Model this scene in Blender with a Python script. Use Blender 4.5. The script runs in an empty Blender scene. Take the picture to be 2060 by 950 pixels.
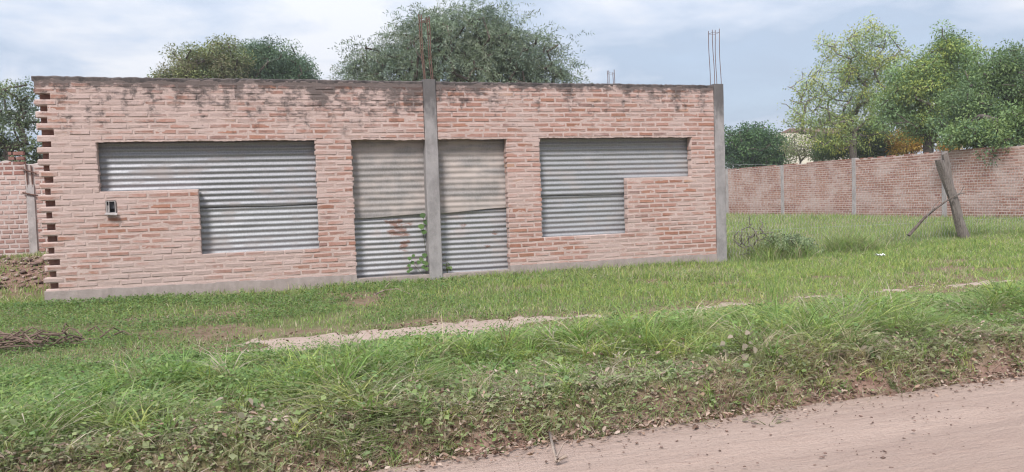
import bpy, math, random
import numpy as np
from mathutils import Matrix, Vector

random.seed(7)
rng = np.random.default_rng(7)
sc = bpy.context.scene
col = sc.collection

# ------------------------------------------------------------------ camera
# world frame: X along the brick facade, Y into the lot behind it, Z up (0 = top of the cement plinth)
CAM = np.array([2.71796, -11.3648, 0.9888]); YAW, PITCH, ROLL, FPX = 0.29853, -0.04501, -0.03221, 1600.0
fw = np.array([math.sin(YAW) * math.cos(PITCH), math.cos(YAW) * math.cos(PITCH), math.sin(PITCH)])
r0 = np.array([math.cos(YAW), -math.sin(YAW), 0.0]); u0 = np.cross(r0, fw)
rt = r0 * math.cos(ROLL) + u0 * math.sin(ROLL); up = -r0 * math.sin(ROLL) + u0 * math.cos(ROLL)
cam_d = bpy.data.cameras.new('camera'); cam = bpy.data.objects.new('camera', cam_d); col.objects.link(cam)
cam_d.sensor_fit = 'HORIZONTAL'; cam_d.sensor_width = 36.0; cam_d.lens = 36.0 * FPX / 2060.0
cam_d.clip_start = 0.05; cam_d.clip_end = 3000.0
cam.matrix_world = Matrix(((rt[0], up[0], -fw[0], CAM[0]), (rt[1], up[1], -fw[1], CAM[1]), (rt[2], up[2], -fw[2], CAM[2]), (0, 0, 0, 1)))
sc.camera = cam

# ------------------------------------------------------------------ light
sc.view_settings.view_transform = 'Standard'; sc.view_settings.look = 'None'
sc.view_settings.gamma = 1.0; sc.view_settings.use_curve_mapping = False
sc.view_settings.exposure = 1.67
sc.render.engine = 'CYCLES'; sc.cycles.use_denoising = True; sc.cycles.filter_width = 1.2
sun_to = Vector((-0.45, -0.62, 0.85)).normalized()
sun_d = bpy.data.lights.new('sun', 'SUN'); sun = bpy.data.objects.new('sun', sun_d); col.objects.link(sun)
sun_d.energy = 1.5; sun_d.angle = math.radians(14); sun_d.color = (1.0, 0.96, 0.93)
sun.rotation_euler = (-sun_to).to_track_quat('-Z', 'Y').to_euler(); sun.location = (0, -10, 20)
world = bpy.data.worlds.new('World'); sc.world = world; world.use_nodes = True


def nodes(nt):
    nt.nodes.clear()
    L = nt.links.new
    def N(t, **kw):
        n = nt.nodes.new(t)
        for k, v in kw.items():
            if k in n.inputs.keys(): n.inputs[k].default_value = v
            else: setattr(n, k, v)
        return n
    return N, L


def build_world():
    nt = world.node_tree
    N, L = nodes(nt)
    sky = N('ShaderNodeTexSky'); sky.sky_type = 'NISHITA'; sky.sun_disc = False
    sky.sun_elevation = math.asin(sun_to.z); sky.sun_rotation = math.atan2(sun_to.x, sun_to.y)
    sky.air_density = 1.0; sky.dust_density = 2.0
    tc = N('ShaderNodeTexCoord'); sep = N('ShaderNodeSeparateXYZ'); L(tc.outputs['Generated'], sep.inputs[0])
    # project the direction on a cloud layer so that the clouds flatten towards the horizon
    zc = N('ShaderNodeMath', operation='MAXIMUM'); L(sep.outputs['Z'], zc.inputs[0]); zc.inputs[1].default_value = 0.0
    za = N('ShaderNodeMath', operation='ADD'); L(zc.outputs[0], za.inputs[0]); za.inputs[1].default_value = 0.16
    dx = N('ShaderNodeMath', operation='DIVIDE'); L(sep.outputs['X'], dx.inputs[0]); L(za.outputs[0], dx.inputs[1])
    dy = N('ShaderNodeMath', operation='DIVIDE'); L(sep.outputs['Y'], dy.inputs[0]); L(za.outputs[0], dy.inputs[1])
    cmb = N('ShaderNodeCombineXYZ'); L(dx.outputs[0], cmb.inputs[0]); L(dy.outputs[0], cmb.inputs[1])
    n1 = N('ShaderNodeTexNoise', Scale=0.55, Detail=6.0, Roughness=0.52, Distortion=0.25); L(cmb.outputs[0], n1.inputs['Vector'])
    n2 = N('ShaderNodeTexNoise', Scale=2.1, Detail=7.0, Roughness=0.56, Distortion=0.3); L(cmb.outputs[0], n2.inputs['Vector'])
    mx = N('ShaderNodeMath', operation='MULTIPLY_ADD'); L(n2.outputs['Fac'], mx.inputs[0]); mx.inputs[1].default_value = 0.45
    L(n1.outputs['Fac'], mx.inputs[2])
    cr = N('ShaderNodeValToRGB'); L(mx.outputs[0], cr.inputs['Fac'])
    e = cr.color_ramp.elements
    e[0].position = 0.63; e[0].color = (0.148, 0.177, 0.222, 1)
    e[1].position = 0.80; e[1].color = (0.262, 0.271, 0.292, 1)
    m = e.new(0.71); m.color = (0.198, 0.222, 0.264, 1)
    # an overcast sky is brighter overhead than at the horizon
    g = N('ShaderNodeMath', operation='MULTIPLY_ADD'); L(zc.outputs[0], g.inputs[0]); g.inputs[1].default_value = 1.2; g.inputs[2].default_value = 0.86
    g10 = N('ShaderNodeMath', operation='MULTIPLY'); L(g.outputs[0], g10.inputs[0]); g10.inputs[1].default_value = 10.0
    sc1 = N('ShaderNodeVectorMath', operation='SCALE'); L(cr.outputs[0], sc1.inputs[0]); L(g10.outputs[0], sc1.inputs['Scale'])
    cov = N('ShaderNodeMapRange'); L(mx.outputs[0], cov.inputs['Value'])
    cov.inputs['From Min'].default_value = 0.50; cov.inputs['From Max'].default_value = 0.74
    cov.inputs['To Min'].default_value = 0.9; cov.inputs['To Max'].default_value = 1.0
    mix = N('ShaderNodeMix', data_type='RGBA'); L(cov.outputs[0], mix.inputs['Factor']); L(sky.outputs[0], mix.inputs[6]); L(sc1.outputs[0], mix.inputs[7])
    bg = N('ShaderNodeBackground', Strength=0.1); L(mix.outputs[2], bg.inputs['Color'])
    out = N('ShaderNodeOutputWorld'); L(bg.outputs[0], out.inputs['Surface'])
build_world()


# ------------------------------------------------------------------ helpers
def ray(x, y): return rt * (x - 1030.0) / FPX - up * (y - 475.0) / FPX + fw
def at(x, y, t): return CAM + ray(x, y) * t
def on_y(x, y, Y=0.0): d = ray(x, y); return CAM + d * ((Y - CAM[1]) / d[1])
def on_x(x, y, X): d = ray(x, y); return CAM + d * ((X - CAM[0]) / d[0])
def on_z(x, y, Z): d = ray(x, y); return CAM + d * ((Z - CAM[2]) / d[2])


def tag(o, label=None, cat=None, group=None, kind=None):
    if label: o['label'] = label
    if cat: o['category'] = cat
    if group: o['group'] = group
    if kind: o['kind'] = kind
    return o


def empty(name, loc):
    o = bpy.data.objects.new(name, None); o.empty_display_size = 0.2
    o.location = tuple(float(v) for v in loc); col.objects.link(o)
    return o


def make_obj(name, me, parent=None, loc=None):
    """a mesh object; vertices of `me` are in world space unless loc gives its origin"""
    o = bpy.data.objects.new(name, me); col.objects.link(o)
    w = Vector(loc) if loc is not None else Vector((0, 0, 0))
    if parent is not None:
        o.parent = parent
        q = parent; off = Vector((0, 0, 0))
        while q is not None: off += q.location; q = q.parent
        w = w - off
    o.location = w
    return o


def mesh_arrays(name, V, F, mat=None, colr=None, smooth=False):
    """V (n,3); F (m,k) uniform polygons; colr (n,4) point colours"""
    V = np.ascontiguousarray(V, dtype=np.float32); F = np.ascontiguousarray(F, dtype=np.int32)
    me = bpy.data.meshes.new(name)
    m, k = F.shape
    me.vertices.add(len(V)); me.vertices.foreach_set('co', V.ravel())
    me.loops.add(m * k); me.loops.foreach_set('vertex_index', F.ravel())
    me.polygons.add(m)
    me.polygons.foreach_set('loop_start', np.arange(m, dtype=np.int32) * k)
    try: me.polygons.foreach_set('loop_total', np.full(m, k, dtype=np.int32))
    except Exception: pass
    if smooth: me.polygons.foreach_set('use_smooth', np.ones(m, dtype=bool))
    me.update(calc_edges=True)
    if colr is not None:
        c = np.ones((len(V), 4), dtype=np.float32); colr = np.asarray(colr); c[:, :colr.shape[1]] = colr
        a = me.color_attributes.new('col', 'FLOAT_COLOR', 'POINT'); a.data.foreach_set('color', c.ravel())
    if mat: me.materials.append(mat)
    return me


def mesh_py(name, V, F, mat=None, colr=None, smooth=False):
    me = bpy.data.meshes.new(name)
    me.from_pydata([tuple(map(float, v)) for v in V], [], [tuple(int(i) for i in f) for f in F]); me.update()
    if colr is not None:
        a = me.color_attributes.new('col', 'FLOAT_COLOR', 'POINT')
        c = np.ones((len(V), 4), dtype=np.float32); c[:] = colr
        a.data.foreach_set('color', c.ravel())
    if smooth: me.polygons.foreach_set('use_smooth', np.ones(len(me.polygons), dtype=bool))
    if mat: me.materials.append(mat)
    return me


class MB:
    """collects pieces that belong to one part"""
    def __init__(s): s.V = []; s.F = []; s.C = []
    def add(s, V, F, c=None):
        b = len(s.V); s.V += [tuple(v) for v in V]; s.F += [tuple(i + b for i in f) for f in F]
        s.C += [c or (1, 1, 1, 1)] * len(V)
    def box(s, a, b, c=None):
        (x0, y0, z0), (x1, y1, z1) = a, b
        s.add([(x0, y0, z0), (x1, y0, z0), (x1, y1, z0), (x0, y1, z0), (x0, y0, z1), (x1, y0, z1), (x1, y1, z1), (x0, y1, z1)],
              [(0, 3, 2, 1), (4, 5, 6, 7), (0, 1, 5, 4), (1, 2, 6, 5), (2, 3, 7, 6), (3, 0, 4, 7)], c)
    def tube(s, pts, rad, n=6, c=None, cap=True):
        pts = [Vector(p) for p in pts]; R = rad if hasattr(rad, '__len__') else [rad] * len(pts)
        V = []; F = []
        ref = Vector((0.31, 0.87, 0.38))
        for i, p in enumerate(pts):
            d = (pts[min(i + 1, len(pts) - 1)] - pts[max(i - 1, 0)]).normalized()
            a = d.cross(ref).normalized(); b = d.cross(a)
            for j in range(n):
                t = 2 * math.pi * j / n
                V.append(p + (a * math.cos(t) + b * math.sin(t)) * R[i])
        for i in range(len(pts) - 1):
            for j in range(n):
                F.append((i * n + j, i * n + (j + 1) % n, (i + 1) * n + (j + 1) % n, (i + 1) * n + j))
        if cap:
            F.append(tuple(range(n))); F.append(tuple(range((len(pts) - 1) * n, len(pts) * n))[::-1])
        s.add(V, F, c)
    def mesh(s, name, mat, smooth=False): return mesh_py(name, s.V, s.F, mat, np.array(s.C, dtype=np.float32), smooth)
    def build(s, name, mat, parent=None, smooth=False): return make_obj(name, s.mesh(name, mat, smooth), parent)


def hash2(ix, iy, seed):
    h = (ix.astype(np.int64) * 374761393 + iy.astype(np.int64) * 668265263 + seed * 974711) & 0x7fffffff
    h = ((h ^ (h >> 13)) * 1274126177) & 0x7fffffff
    return ((h ^ (h >> 16)) & 0xffff) / 65535.0


def vnoise(x, y, seed=0):
    x = np.asarray(x, float); y = np.asarray(y, float)
    ix = np.floor(x); iy = np.floor(y); fx = x - ix; fy = y - iy
    fx = fx * fx * (3 - 2 * fx); fy = fy * fy * (3 - 2 * fy)
    a = hash2(ix, iy, seed); b = hash2(ix + 1, iy, seed); c = hash2(ix, iy + 1, seed); d = hash2(ix + 1, iy + 1, seed)
    return (a * (1 - fx) + b * fx) * (1 - fy) + (c * (1 - fx) + d * fx) * fy


def fbm(x, y, seed=0, o=4):
    s = 0; a = 0.5; t = 0
    for i in range(o):
        s = s + a * vnoise(np.asarray(x) * 2 ** i, np.asarray(y) * 2 ** i, seed + i * 17); t += a; a *= 0.5
    return s / t


def sstep(a, b, x):
    t = np.clip((np.asarray(x, float) - a) / (b - a), 0, 1); return t * t * (3 - 2 * t)


# ------------------------------------------------------------------ materials
def new_mat(name):
    m = bpy.data.materials.new(name); m.use_nodes = True
    N, L = nodes(m.node_tree)
    return m, N, L


def mixc(N, L, fac, a, b, blend='MIX'):
    n = N('ShaderNodeMix', data_type='RGBA', blend_type=blend)
    for s, v in ((0, fac), (6, a), (7, b)):
        if hasattr(v, 'is_output') or hasattr(v, 'links'): L(v, n.inputs[s])
        else: n.inputs[s].default_value = v if s == 0 else (tuple(v) + (1,) if len(v) == 3 else v)
    return n.outputs[2]


def ramp(N, L, src, stops):
    r = N('ShaderNodeMapRange'); r.interpolation_type = 'SMOOTHSTEP'
    L(src, r.inputs['Value']); r.inputs['From Min'].default_value = stops[0]; r.inputs['From Max'].default_value = stops[1]
    r.inputs['To Min'].default_value = stops[2] if len(stops) > 2 else 0.0; r.inputs['To Max'].default_value = stops[3] if len(stops) > 3 else 1.0
    return r.outputs[0]


def math_(N, L, op, a, b=None, c=None):
    n = N('ShaderNodeMath', operation=op)
    for i, v in enumerate((a, b, c)):
        if v is None: continue
        if hasattr(v, 'links'): L(v, n.inputs[i])
        else: n.inputs[i].default_value = v
    return n.outputs[0]


def noise(N, L, vec, scale, detail=4.0, rough=0.55, stretch=None, dist=0.0):
    if stretch is not None:
        mp = N('ShaderNodeMapping'); mp.inputs['Scale'].default_value = stretch; L(vec, mp.inputs['Vector']); vec = mp.outputs[0]
    n = N('ShaderNodeTexNoise', Scale=scale, Detail=detail, Roughness=rough, Distortion=dist); L(vec, n.inputs['Vector'])
    return n.outputs['Fac']


def finish(N, L, color, rough=0.9, bump=None, bdist=0.01, bstr=0.5, spec=0.25, metal=0.0):
    p = N('ShaderNodeBsdfPrincipled')
    if hasattr(color, 'links'): L(color, p.inputs['Base Color'])
    else: p.inputs['Base Color'].default_value = tuple(color) + (1,)
    if hasattr(rough, 'links'): L(rough, p.inputs['Roughness'])
    else: p.inputs['Roughness'].default_value = rough
    if hasattr(metal, 'links'): L(metal, p.inputs['Metallic'])
    else: p.inputs['Metallic'].default_value = metal
    p.inputs['Specular IOR Level'].default_value = spec
    if bump is not None:
        b = N('ShaderNodeBump', Strength=bstr, Distance=bdist); L(bump, b.inputs['Height']); L(b.outputs[0], p.inputs['Normal'])
    o = N('ShaderNodeOutputMaterial'); L(p.outputs[0], o.inputs['Surface'])
    return p


def facade_mould(N, L, pos):
    """black mould that ran down from the open wall top: streaks with their own shape, densest near the door bay"""
    sep = N('ShaderNodeSeparateXYZ'); L(pos, sep.inputs[0])
    n1 = noise(N, L, pos, 1.0, 5, 0.6, (3.4, 1.0, 1.3), 0.3)
    n2 = noise(N, L, pos, 1.0, 3, 0.6, (8.0, 2.0, 16.0), 0.5)
    n3 = noise(N, L, pos, 60.0, 3, 0.7)
    s = math_(N, L, 'MULTIPLY_ADD', n2, 0.85, n1)                       # mean about 0.92
    s = math_(N, L, 'MULTIPLY_ADD', n3, 0.25, s)                        # mean about 1.05
    s = math_(N, L, 'ADD', s, ramp(N, L, sep.outputs['Z'], (1.85, 2.70, -0.10, 0.20)))
    xa = ramp(N, L, sep.outputs['X'], (1.0, 3.6, 0.0, 0.09)); xb = ramp(N, L, sep.outputs['X'], (4.4, 6.0, 0.0, -0.12))
    s = math_(N, L, 'ADD', s, math_(N, L, 'ADD', xa, xb))
    s = math_(N, L, 'ADD', s, ramp(N, L, sep.outputs['Z'], (2.58, 2.72, 0.0, 0.26)))
    gate = ramp(N, L, sep.outputs['Z'], (1.75, 2.1, 0.0, 1.0))
    return math_(N, L, 'MULTIPLY', ramp(N, L, s, (1.12, 1.40, 0.0, 0.80)), gate)


def mat_brick(name, wash, mould=False, wash_amt=1.0):
    m, N, L = new_mat(name)
    geo = N('ShaderNodeNewGeometry'); pos = geo.outputs['Position']
    at_ = N('ShaderNodeAttribute', attribute_name='col')
    grain = noise(N, L, pos, 90, 3, 0.6); blot = noise(N, L, pos, 12, 4, 0.6)
    c = mixc(N, L, ramp(N, L, blot, (0.35, 0.7, 0.0, 0.45)), at_.outputs['Color'], mixc(N, L, 1.0, at_.outputs['Color'], (0.72, 0.62, 0.58), 'MULTIPLY'))
    wn = noise(N, L, pos, 9.0, 6, 0.68, (1.0, 1.0, 2.2), 0.4)
    wf = math_(N, L, 'MULTIPLY_ADD', at_.outputs['Alpha'], 0.75 * wash_amt, wn)
    wf = math_(N, L, 'ADD', wf, ramp(N, L, noise(N, L, pos, 1.1, 4, 0.55), (0.32, 0.68, -0.25, 0.42)))
    if mould:
        sp_ = N('ShaderNodeSeparateXYZ'); L(pos, sp_.inputs[0])
        low = math_(N, L, 'MULTIPLY', ramp(N, L, sp_.outputs['Z'], (0.42, 0.05, 0.0, 0.38)), ramp(N, L, sp_.outputs['X'], (3.6, 1.6)))
        dd = N('ShaderNodeVectorMath', operation='DISTANCE'); L(pos, dd.inputs[0]); dd.inputs[1].default_value = (0.45, 0.0, 1.5)
        wf = math_(N, L, 'ADD', wf, math_(N, L, 'ADD', low, ramp(N, L, dd.outputs['Value'], (0.75, 0.15, 0.0, 0.42))))
    c = mixc(N, L, ramp(N, L, wf, (0.55, 1.12, 0.0, 0.94)), c, wash)
    if mould: c = mixc(N, L, facade_mould(N, L, pos), c, (0.055, 0.048, 0.047))
    else:
        sep = N('ShaderNodeSeparateXYZ'); L(pos, sep.inputs[0])
        sn = noise(N, L, pos, 0.55, 6, 0.65, (1, 1, 1.6))
        damp = math_(N, L, 'ADD', sn, ramp(N, L, sep.outputs['Z'], (0.75, 0.05, 0.0, 0.16)))
        damp = math_(N, L, 'ADD', damp, ramp(N, L, sep.outputs['Z'], (1.65, 2.05, 0.0, 0.16)))
        c = mixc(N, L, ramp(N, L, damp, (0.48, 0.74, 0.0, 0.6)), c, mixc(N, L, 1.0, c, (0.60, 0.50, 0.47), 'MULTIPLY'))
    c = mixc(N, L, ramp(N, L, grain, (0.3, 0.75, 0.0, 0.35)), c, mixc(N, L, 1.0, c, (0.7, 0.66, 0.64), 'MULTIPLY'))
    h = math_(N, L, 'MULTIPLY_ADD', blot, 1.4, grain)
    finish(N, L, c, 0.93, h, 0.006, 0.55, 0.15)
    return m


def mat_mortar(name, base, dark, mould=False, bsc=1.0):
    m, N, L = new_mat(name)
    geo = N('ShaderNodeNewGeometry'); pos = geo.outputs['Position']
    a = noise(N, L, pos, 3.2, 5, 0.6); b = noise(N, L, pos, 45, 4, 0.7)
    c = mixc(N, L, ramp(N, L, a, (0.35, 0.7)), base, dark)
    c = mixc(N, L, ramp(N, L, b, (0.42, 0.75, 0.0, 0.5)), c, mixc(N, L, 1.0, c, (0.66, 0.6, 0.57), 'MULTIPLY'))
    if mould: c = mixc(N, L, facade_mould(N, L, pos), c, (0.06, 0.053, 0.052))
    finish(N, L, c, 0.95, math_(N, L, 'MULTIPLY_ADD', a, 0.6, b), 0.008 * bsc, 0.6, 0.12)
    return m


def mat_concrete(name, base, dark, stain_z=None):
    m, N, L = new_mat(name)
    geo = N('ShaderNodeNewGeometry'); pos = geo.outputs['Position']
    a = noise(N, L, pos, 5.0, 6, 0.65, (1.5, 1.5, 0.7)); b = noise(N, L, pos, 60, 4, 0.7); d = noise(N, L, pos, 16, 4, 0.7)
    c = mixc(N, L, ramp(N, L, a, (0.34, 0.68)), base, dark)
    c = mixc(N, L, ramp(N, L, d, (0.52, 0.7, 0, 0.4)), c, (base[0] * 1.2, base[1] * 1.17, base[2] * 1.15))
    if stain_z is not None:
        sep = N('ShaderNodeSeparateXYZ'); L(pos, sep.inputs[0])
        z = math_(N, L, 'MULTIPLY_ADD', a, 0.9, sep.outputs['Z'])
        c = mixc(N, L, ramp(N, L, z, (stain_z, stain_z + 0.5, 0, 0.72)), c, (0.06, 0.055, 0.055))
    finish(N, L, c, 0.9, math_(N, L, 'MULTIPLY_ADD', d, 1.0, b), 0.006, 0.6, 0.2)
    return m


def mat_sheet(name, base, dirt, dirt_amt, metal, rust=None, rough=0.42):
    m, N, L = new_mat(name)
    geo = N('ShaderNodeNewGeometry'); pos = geo.outputs['Position']
    sp = noise(N, L, pos, 55, 3, 0.7, (1, 1, 0.6)); big = noise(N, L, pos, 2.6, 5, 0.6, (0.7, 1, 2.2)); st = noise(N, L, pos, 1.0, 5, 0.65, (6, 1, 0.9))
    c = mixc(N, L, ramp(N, L, sp, (0.35, 0.7)), base, tuple(v * 0.8 for v in base))
    df = math_(N, L, 'MULTIPLY_ADD', st, 0.35, big)
    dm = ramp(N, L, df, (0.82 - dirt_amt, 1.12 - dirt_amt, 0.0, 0.9))
    c = mixc(N, L, dm, c, dirt)
    met = math_(N, L, 'MULTIPLY', math_(N, L, 'SUBTRACT', 1.0, dm), metal)
    if rust is not None:
        rn = noise(N, L, pos, 4.5, 6, 0.7, (1.0, 1.0, 2.6)); rf = rn
        for (rx, rz, rr) in rust:
            d = N('ShaderNodeVectorMath', operation='DISTANCE'); L(pos, d.inputs[0]); d.inputs[1].default_value = (rx, 0.13, rz)
            rf = math_(N, L, 'ADD', rf, ramp(N, L, d.outputs['Value'], (rr * 0.2, rr, 0.24, 0.0)))
        rm = ramp(N, L, rf, (0.62, 0.74, 0.0, 0.9))
        c = mixc(N, L, rm, c, (0.175, 0.09, 0.066))
        met = math_(N, L, 'MULTIPLY', met, math_(N, L, 'SUBTRACT', 1.0, rm))
    rg = math_(N, L, 'MULTIPLY_ADD', dm, 0.4, rough)
    finish(N, L, c, rg, big, 0.01, 0.15, 0.4, met)
    return m


def mat_plain(name, c1, c2, scale=8.0, rough=0.85, spec=0.2, bump=0.4, stretch=None):
    m, N, L = new_mat(name)
    geo = N('ShaderNodeNewGeometry'); pos = geo.outputs['Position']
    a = noise(N, L, pos, scale, 5, 0.65, stretch)
    finish(N, L, mixc(N, L, ramp(N, L, a, (0.35, 0.68)), c1, c2), rough, a, 0.01, bump, spec)
    return m


def mat_leaf(name, trans=0.3, rough=0.6, spec=0.25):
    m, N, L = new_mat(name)
    a = N('ShaderNodeAttribute', attribute_name='col')
    p = N('ShaderNodeBsdfPrincipled'); L(a.outputs['Color'], p.inputs['Base Color'])
    p.inputs['Roughness'].default_value = rough; p.inputs['Specular IOR Level'].default_value = spec
    t = N('ShaderNodeBsdfTranslucent'); L(mixc(N, L, 1.0, a.outputs['Color'], (1.1, 1.15, 0.7), 'MULTIPLY'), t.inputs['Color'])
    mx = N('ShaderNodeMixShader'); mx.inputs[0].default_value = trans
    L(p.outputs[0], mx.inputs[1]); L(t.outputs[0], mx.inputs[2])
    o = N('ShaderNodeOutputMaterial'); L(mx.outputs[0], o.inputs['Surface'])
    return m


def mat_attr(name, rough=0.9, scale=30.0, bump=0.6, spec=0.15):
    m, N, L = new_mat(name)
    geo = N('ShaderNodeNewGeometry'); a = N('ShaderNodeAttribute', attribute_name='col')
    n = noise(N, L, geo.outputs['Position'], scale, 4, 0.65)
    c = mixc(N, L, ramp(N, L, n, (0.35, 0.72, 0, 0.6)), a.outputs['Color'], mixc(N, L, 1.0, a.outputs['Color'], (0.62, 0.58, 0.56), 'MULTIPLY'))
    finish(N, L, c, rough, n, 0.01, bump, spec)
    return m


WASH = (0.415, 0.318, 0.29)
M = dict(
    brick=mat_brick('facade_brick', WASH, True),
    mortar=mat_mortar('facade_mortar', (0.46, 0.352, 0.318), (0.405, 0.304, 0.27), True),
    plinth=mat_concrete('plinth_cement', (0.31, 0.262, 0.242), (0.25, 0.208, 0.19)),
    column=mat_concrete('column_concrete', (0.285, 0.265, 0.26), (0.20, 0.185, 0.182), 2.45),
    coping=mat_concrete('coping_cement', (0.12, 0.10, 0.095), (0.045, 0.04, 0.04)),
    backwythe=mat_plain('pocket_brick', (0.26, 0.15, 0.12), (0.20, 0.11, 0.09), 14.0, 0.95, 0.1, 0.8),
    sheet_new=mat_sheet('galvanised_sheet', (0.315, 0.317, 0.328), (0.295, 0.265, 0.252), 0.16, 0.4, None, 0.55),
    sheet_old=mat_sheet('weathered_sheet', (0.29, 0.29, 0.305), (0.29, 0.255, 0.245), 0.18, 0.5, None, 0.55),
    sheet_dusty=mat_sheet('dusty_sheet', (0.285, 0.262, 0.25), (0.40, 0.342, 0.312), 0.30, 0.3, None, 0.6),
    sheet_rust=mat_sheet('rusty_sheet', (0.34, 0.335, 0.345), (0.335, 0.285, 0.265), 0.18, 0.45, [(4.58, 0.62, 0.30), (4.62, 0.36, 0.16), (6.0, 0.5, 0.12), (5.5, 0.62, 0.12), (5.9, 0.3, 0.12)], 0.5),
    rebar=mat_plain('rusty_rebar', (0.10, 0.06, 0.05), (0.16, 0.09, 0.07), 30, 0.8),
    frame=mat_plain('zinc_frame', (0.33, 0.30, 0.29), (0.25, 0.22, 0.21), 25, 0.6, 0.4),
    dark=mat_plain('dark_box', (0.05, 0.05, 0.06), (0.09, 0.09, 0.10), 20, 0.7),
    farbrick=mat_brick('boundary_brick', (0.45, 0.335, 0.30), False, 0.8),
    farmortar=mat_mortar('boundary_mortar', (0.49, 0.395, 0.355), (0.40, 0.305, 0.265)),
    oldmortar=mat_mortar('old_wall_mortar', (0.49, 0.425, 0.40), (0.38, 0.315, 0.29)),
    post=mat_concrete('post_concrete', (0.37, 0.34, 0.33), (0.26, 0.24, 0.23)),
    wood=mat_plain('weathered_wood', (0.22, 0.19, 0.17), (0.10, 0.085, 0.078), 9.0, 0.92, 0.1, 1.0, (9, 9, 0.9)),
    brush=mat_plain('dead_brush', (0.17, 0.115, 0.09), (0.10, 0.07, 0.055), 10),
    twigwood=mat_plain('twig_wood', (0.34, 0.27, 0.22), (0.24, 0.18, 0.145), 14),
    bark=mat_plain('bark', (0.13, 0.105, 0.09), (0.07, 0.055, 0.047), 14, 0.95, 0.1, 0.8),
    palebark=mat_plain('pale_bark', (0.20, 0.175, 0.155), (0.11, 0.09, 0.08), 14, 0.95, 0.1, 0.8),
    wire=mat_plain('zinc_wire', (0.36, 0.36, 0.37), (0.25, 0.25, 0.26), 20, 0.5, 0.4),
    leaf=mat_leaf('tree_leaf', 0.28), grass=mat_leaf('grass_blade', 0.40, 0.7, 0.12), dry=mat_leaf('dry_leaf', 0.12, 0.85, 0.1),
    clod=mat_attr('earth_clod', 0.95, 40), house=mat_plain('cream_plaster', (0.62, 0.57, 0.47), (0.52, 0.47, 0.4), 3),
    roof=mat_plain('brown_roof', (0.16, 0.10, 0.08), (0.22, 0.14, 0.11), 6),
    litter=mat_plain('white_plastic', (0.75, 0.75, 0.74), (0.66, 0.66, 0.65), 20, 0.5),
    sidewall=None)


def mat_sidewall():
    m, N, L = new_mat('side_wall_brick')
    geo = N('ShaderNodeNewGeometry'); sep = N('ShaderNodeSeparateXYZ'); L(geo.outputs['Position'], sep.inputs[0])
    s = math_(N, L, 'ADD', sep.outputs['X'], sep.outputs['Y'])
    cb = N('ShaderNodeCombineXYZ'); L(s, cb.inputs[0]); L(sep.outputs['Z'], cb.inputs[1])
    b = N('ShaderNodeTexBrick'); L(cb.outputs[0], b.inputs['Vector'])
    b.inputs['Scale'].default_value = 1.0; b.inputs['Brick Width'].default_value = 0.253; b.inputs['Row Height'].default_value = 0.075; b.inputs['Mortar Size'].default_value = 0.008
    b.inputs['Color1'].default_value = (0.40, 0.22, 0.17, 1); b.inputs['Color2'].default_value = (0.33, 0.17, 0.13, 1); b.inputs['Mortar'].default_value = (0.5, 0.38, 0.34, 1)
    h = math_(N, L, 'SUBTRACT', 1.0, b.outputs['Fac'])
    finish(N, L, b.outputs['Color'], 0.93, h, 0.006, 0.8, 0.15)
    return m
M['sidewall'] = mat_sidewall()


# ------------------------------------------------------------------ terrain
def path_mask(x, y):
    """1 on the trodden bare path"""
    yc = -3.86 + 0.05 * (x - 2.9) + 0.10 * (fbm(x * 0.9, 0 * x, 31) - 0.5)
    hw = 0.42 - 0.31 * sstep(5.3, 6.3, x) + 0.16 * (fbm(x * 1.1, y * 2.0, 35) - 0.5)
    hw = hw * sstep(1.9, 2.7, x)
    d = np.abs(y - yc) + 0.42 * (fbm(x * 5.5, y * 6.5, 33, 5) - 0.5)
    gap = 1 - sstep(0.53, 0.63, fbm(x * 1.6 + 7.1, y * 2.4, 41)) - sstep(5.6, 6.6, x) * sstep(0.48, 0.60, fbm(x * 1.3 + 3.3, y * 2.5, 39))
    return sstep(hw + 0.10, hw - 0.06, d) * np.clip(gap, 0, 1)


def edge_y(x): return -6.70 - 0.06 * np.clip(6.5 - x, 0, 6) + 0.10 * (fbm(x * 0.8, 0 * x, 51) - 0.5) + 0.10 * (fbm(x * 3.5, 0 * x, 53) - 0.5)


def ground_z(x, y):
    x = np.asarray(x, float); y = np.asarray(y, float)
    base = -0.15 + 0.15 * sstep(9.9, 15.0, x) + 0.06 * sstep(15, 22, x)
    base = base + 0.42 * sstep(0.2, 4.2, y) * sstep(0.3, -0.6, x)
    t = np.clip(-y / 3.8, 0, 1)
    z = base * (1 - t) - 0.28 * t
    z = z + 0.03 * np.exp(-((y + 5.5) / 0.8) ** 2)
    z = z - 0.24 * sstep(0.30, 0.02, y - edge_y(x))
    z = z + 0.05 * (fbm(x * 0.9, y * 0.9, 3) - 0.5) * sstep(0.0, 0.6, np.abs(y)) + 0.018 * (fbm(x * 4, y * 4, 5) - 0.5)
    return z


def nonuni(breaks):
    out = [breaks[0][0]]
    for a, b, st in breaks:
        n = max(1, int(round((b - a) / st))); out += list(a + (b - a) * np.arange(1, n + 1) / n)
    return np.array(out)


def grid_mesh(name, xs, ys, zf, mat):
    X, Y = np.meshgrid(xs, ys); Z = zf(X, Y)
    nx, ny = len(xs), len(ys)
    i = np.arange(nx * ny).reshape(ny, nx)
    F = np.stack([i[:-1, :-1], i[:-1, 1:], i[1:, 1:], i[1:, :-1]], -1).reshape(-1, 4)
    return mesh_arrays(name, np.stack([X, Y, Z], -1).reshape(-1, 3), F, mat, None, True), X, Y


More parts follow.
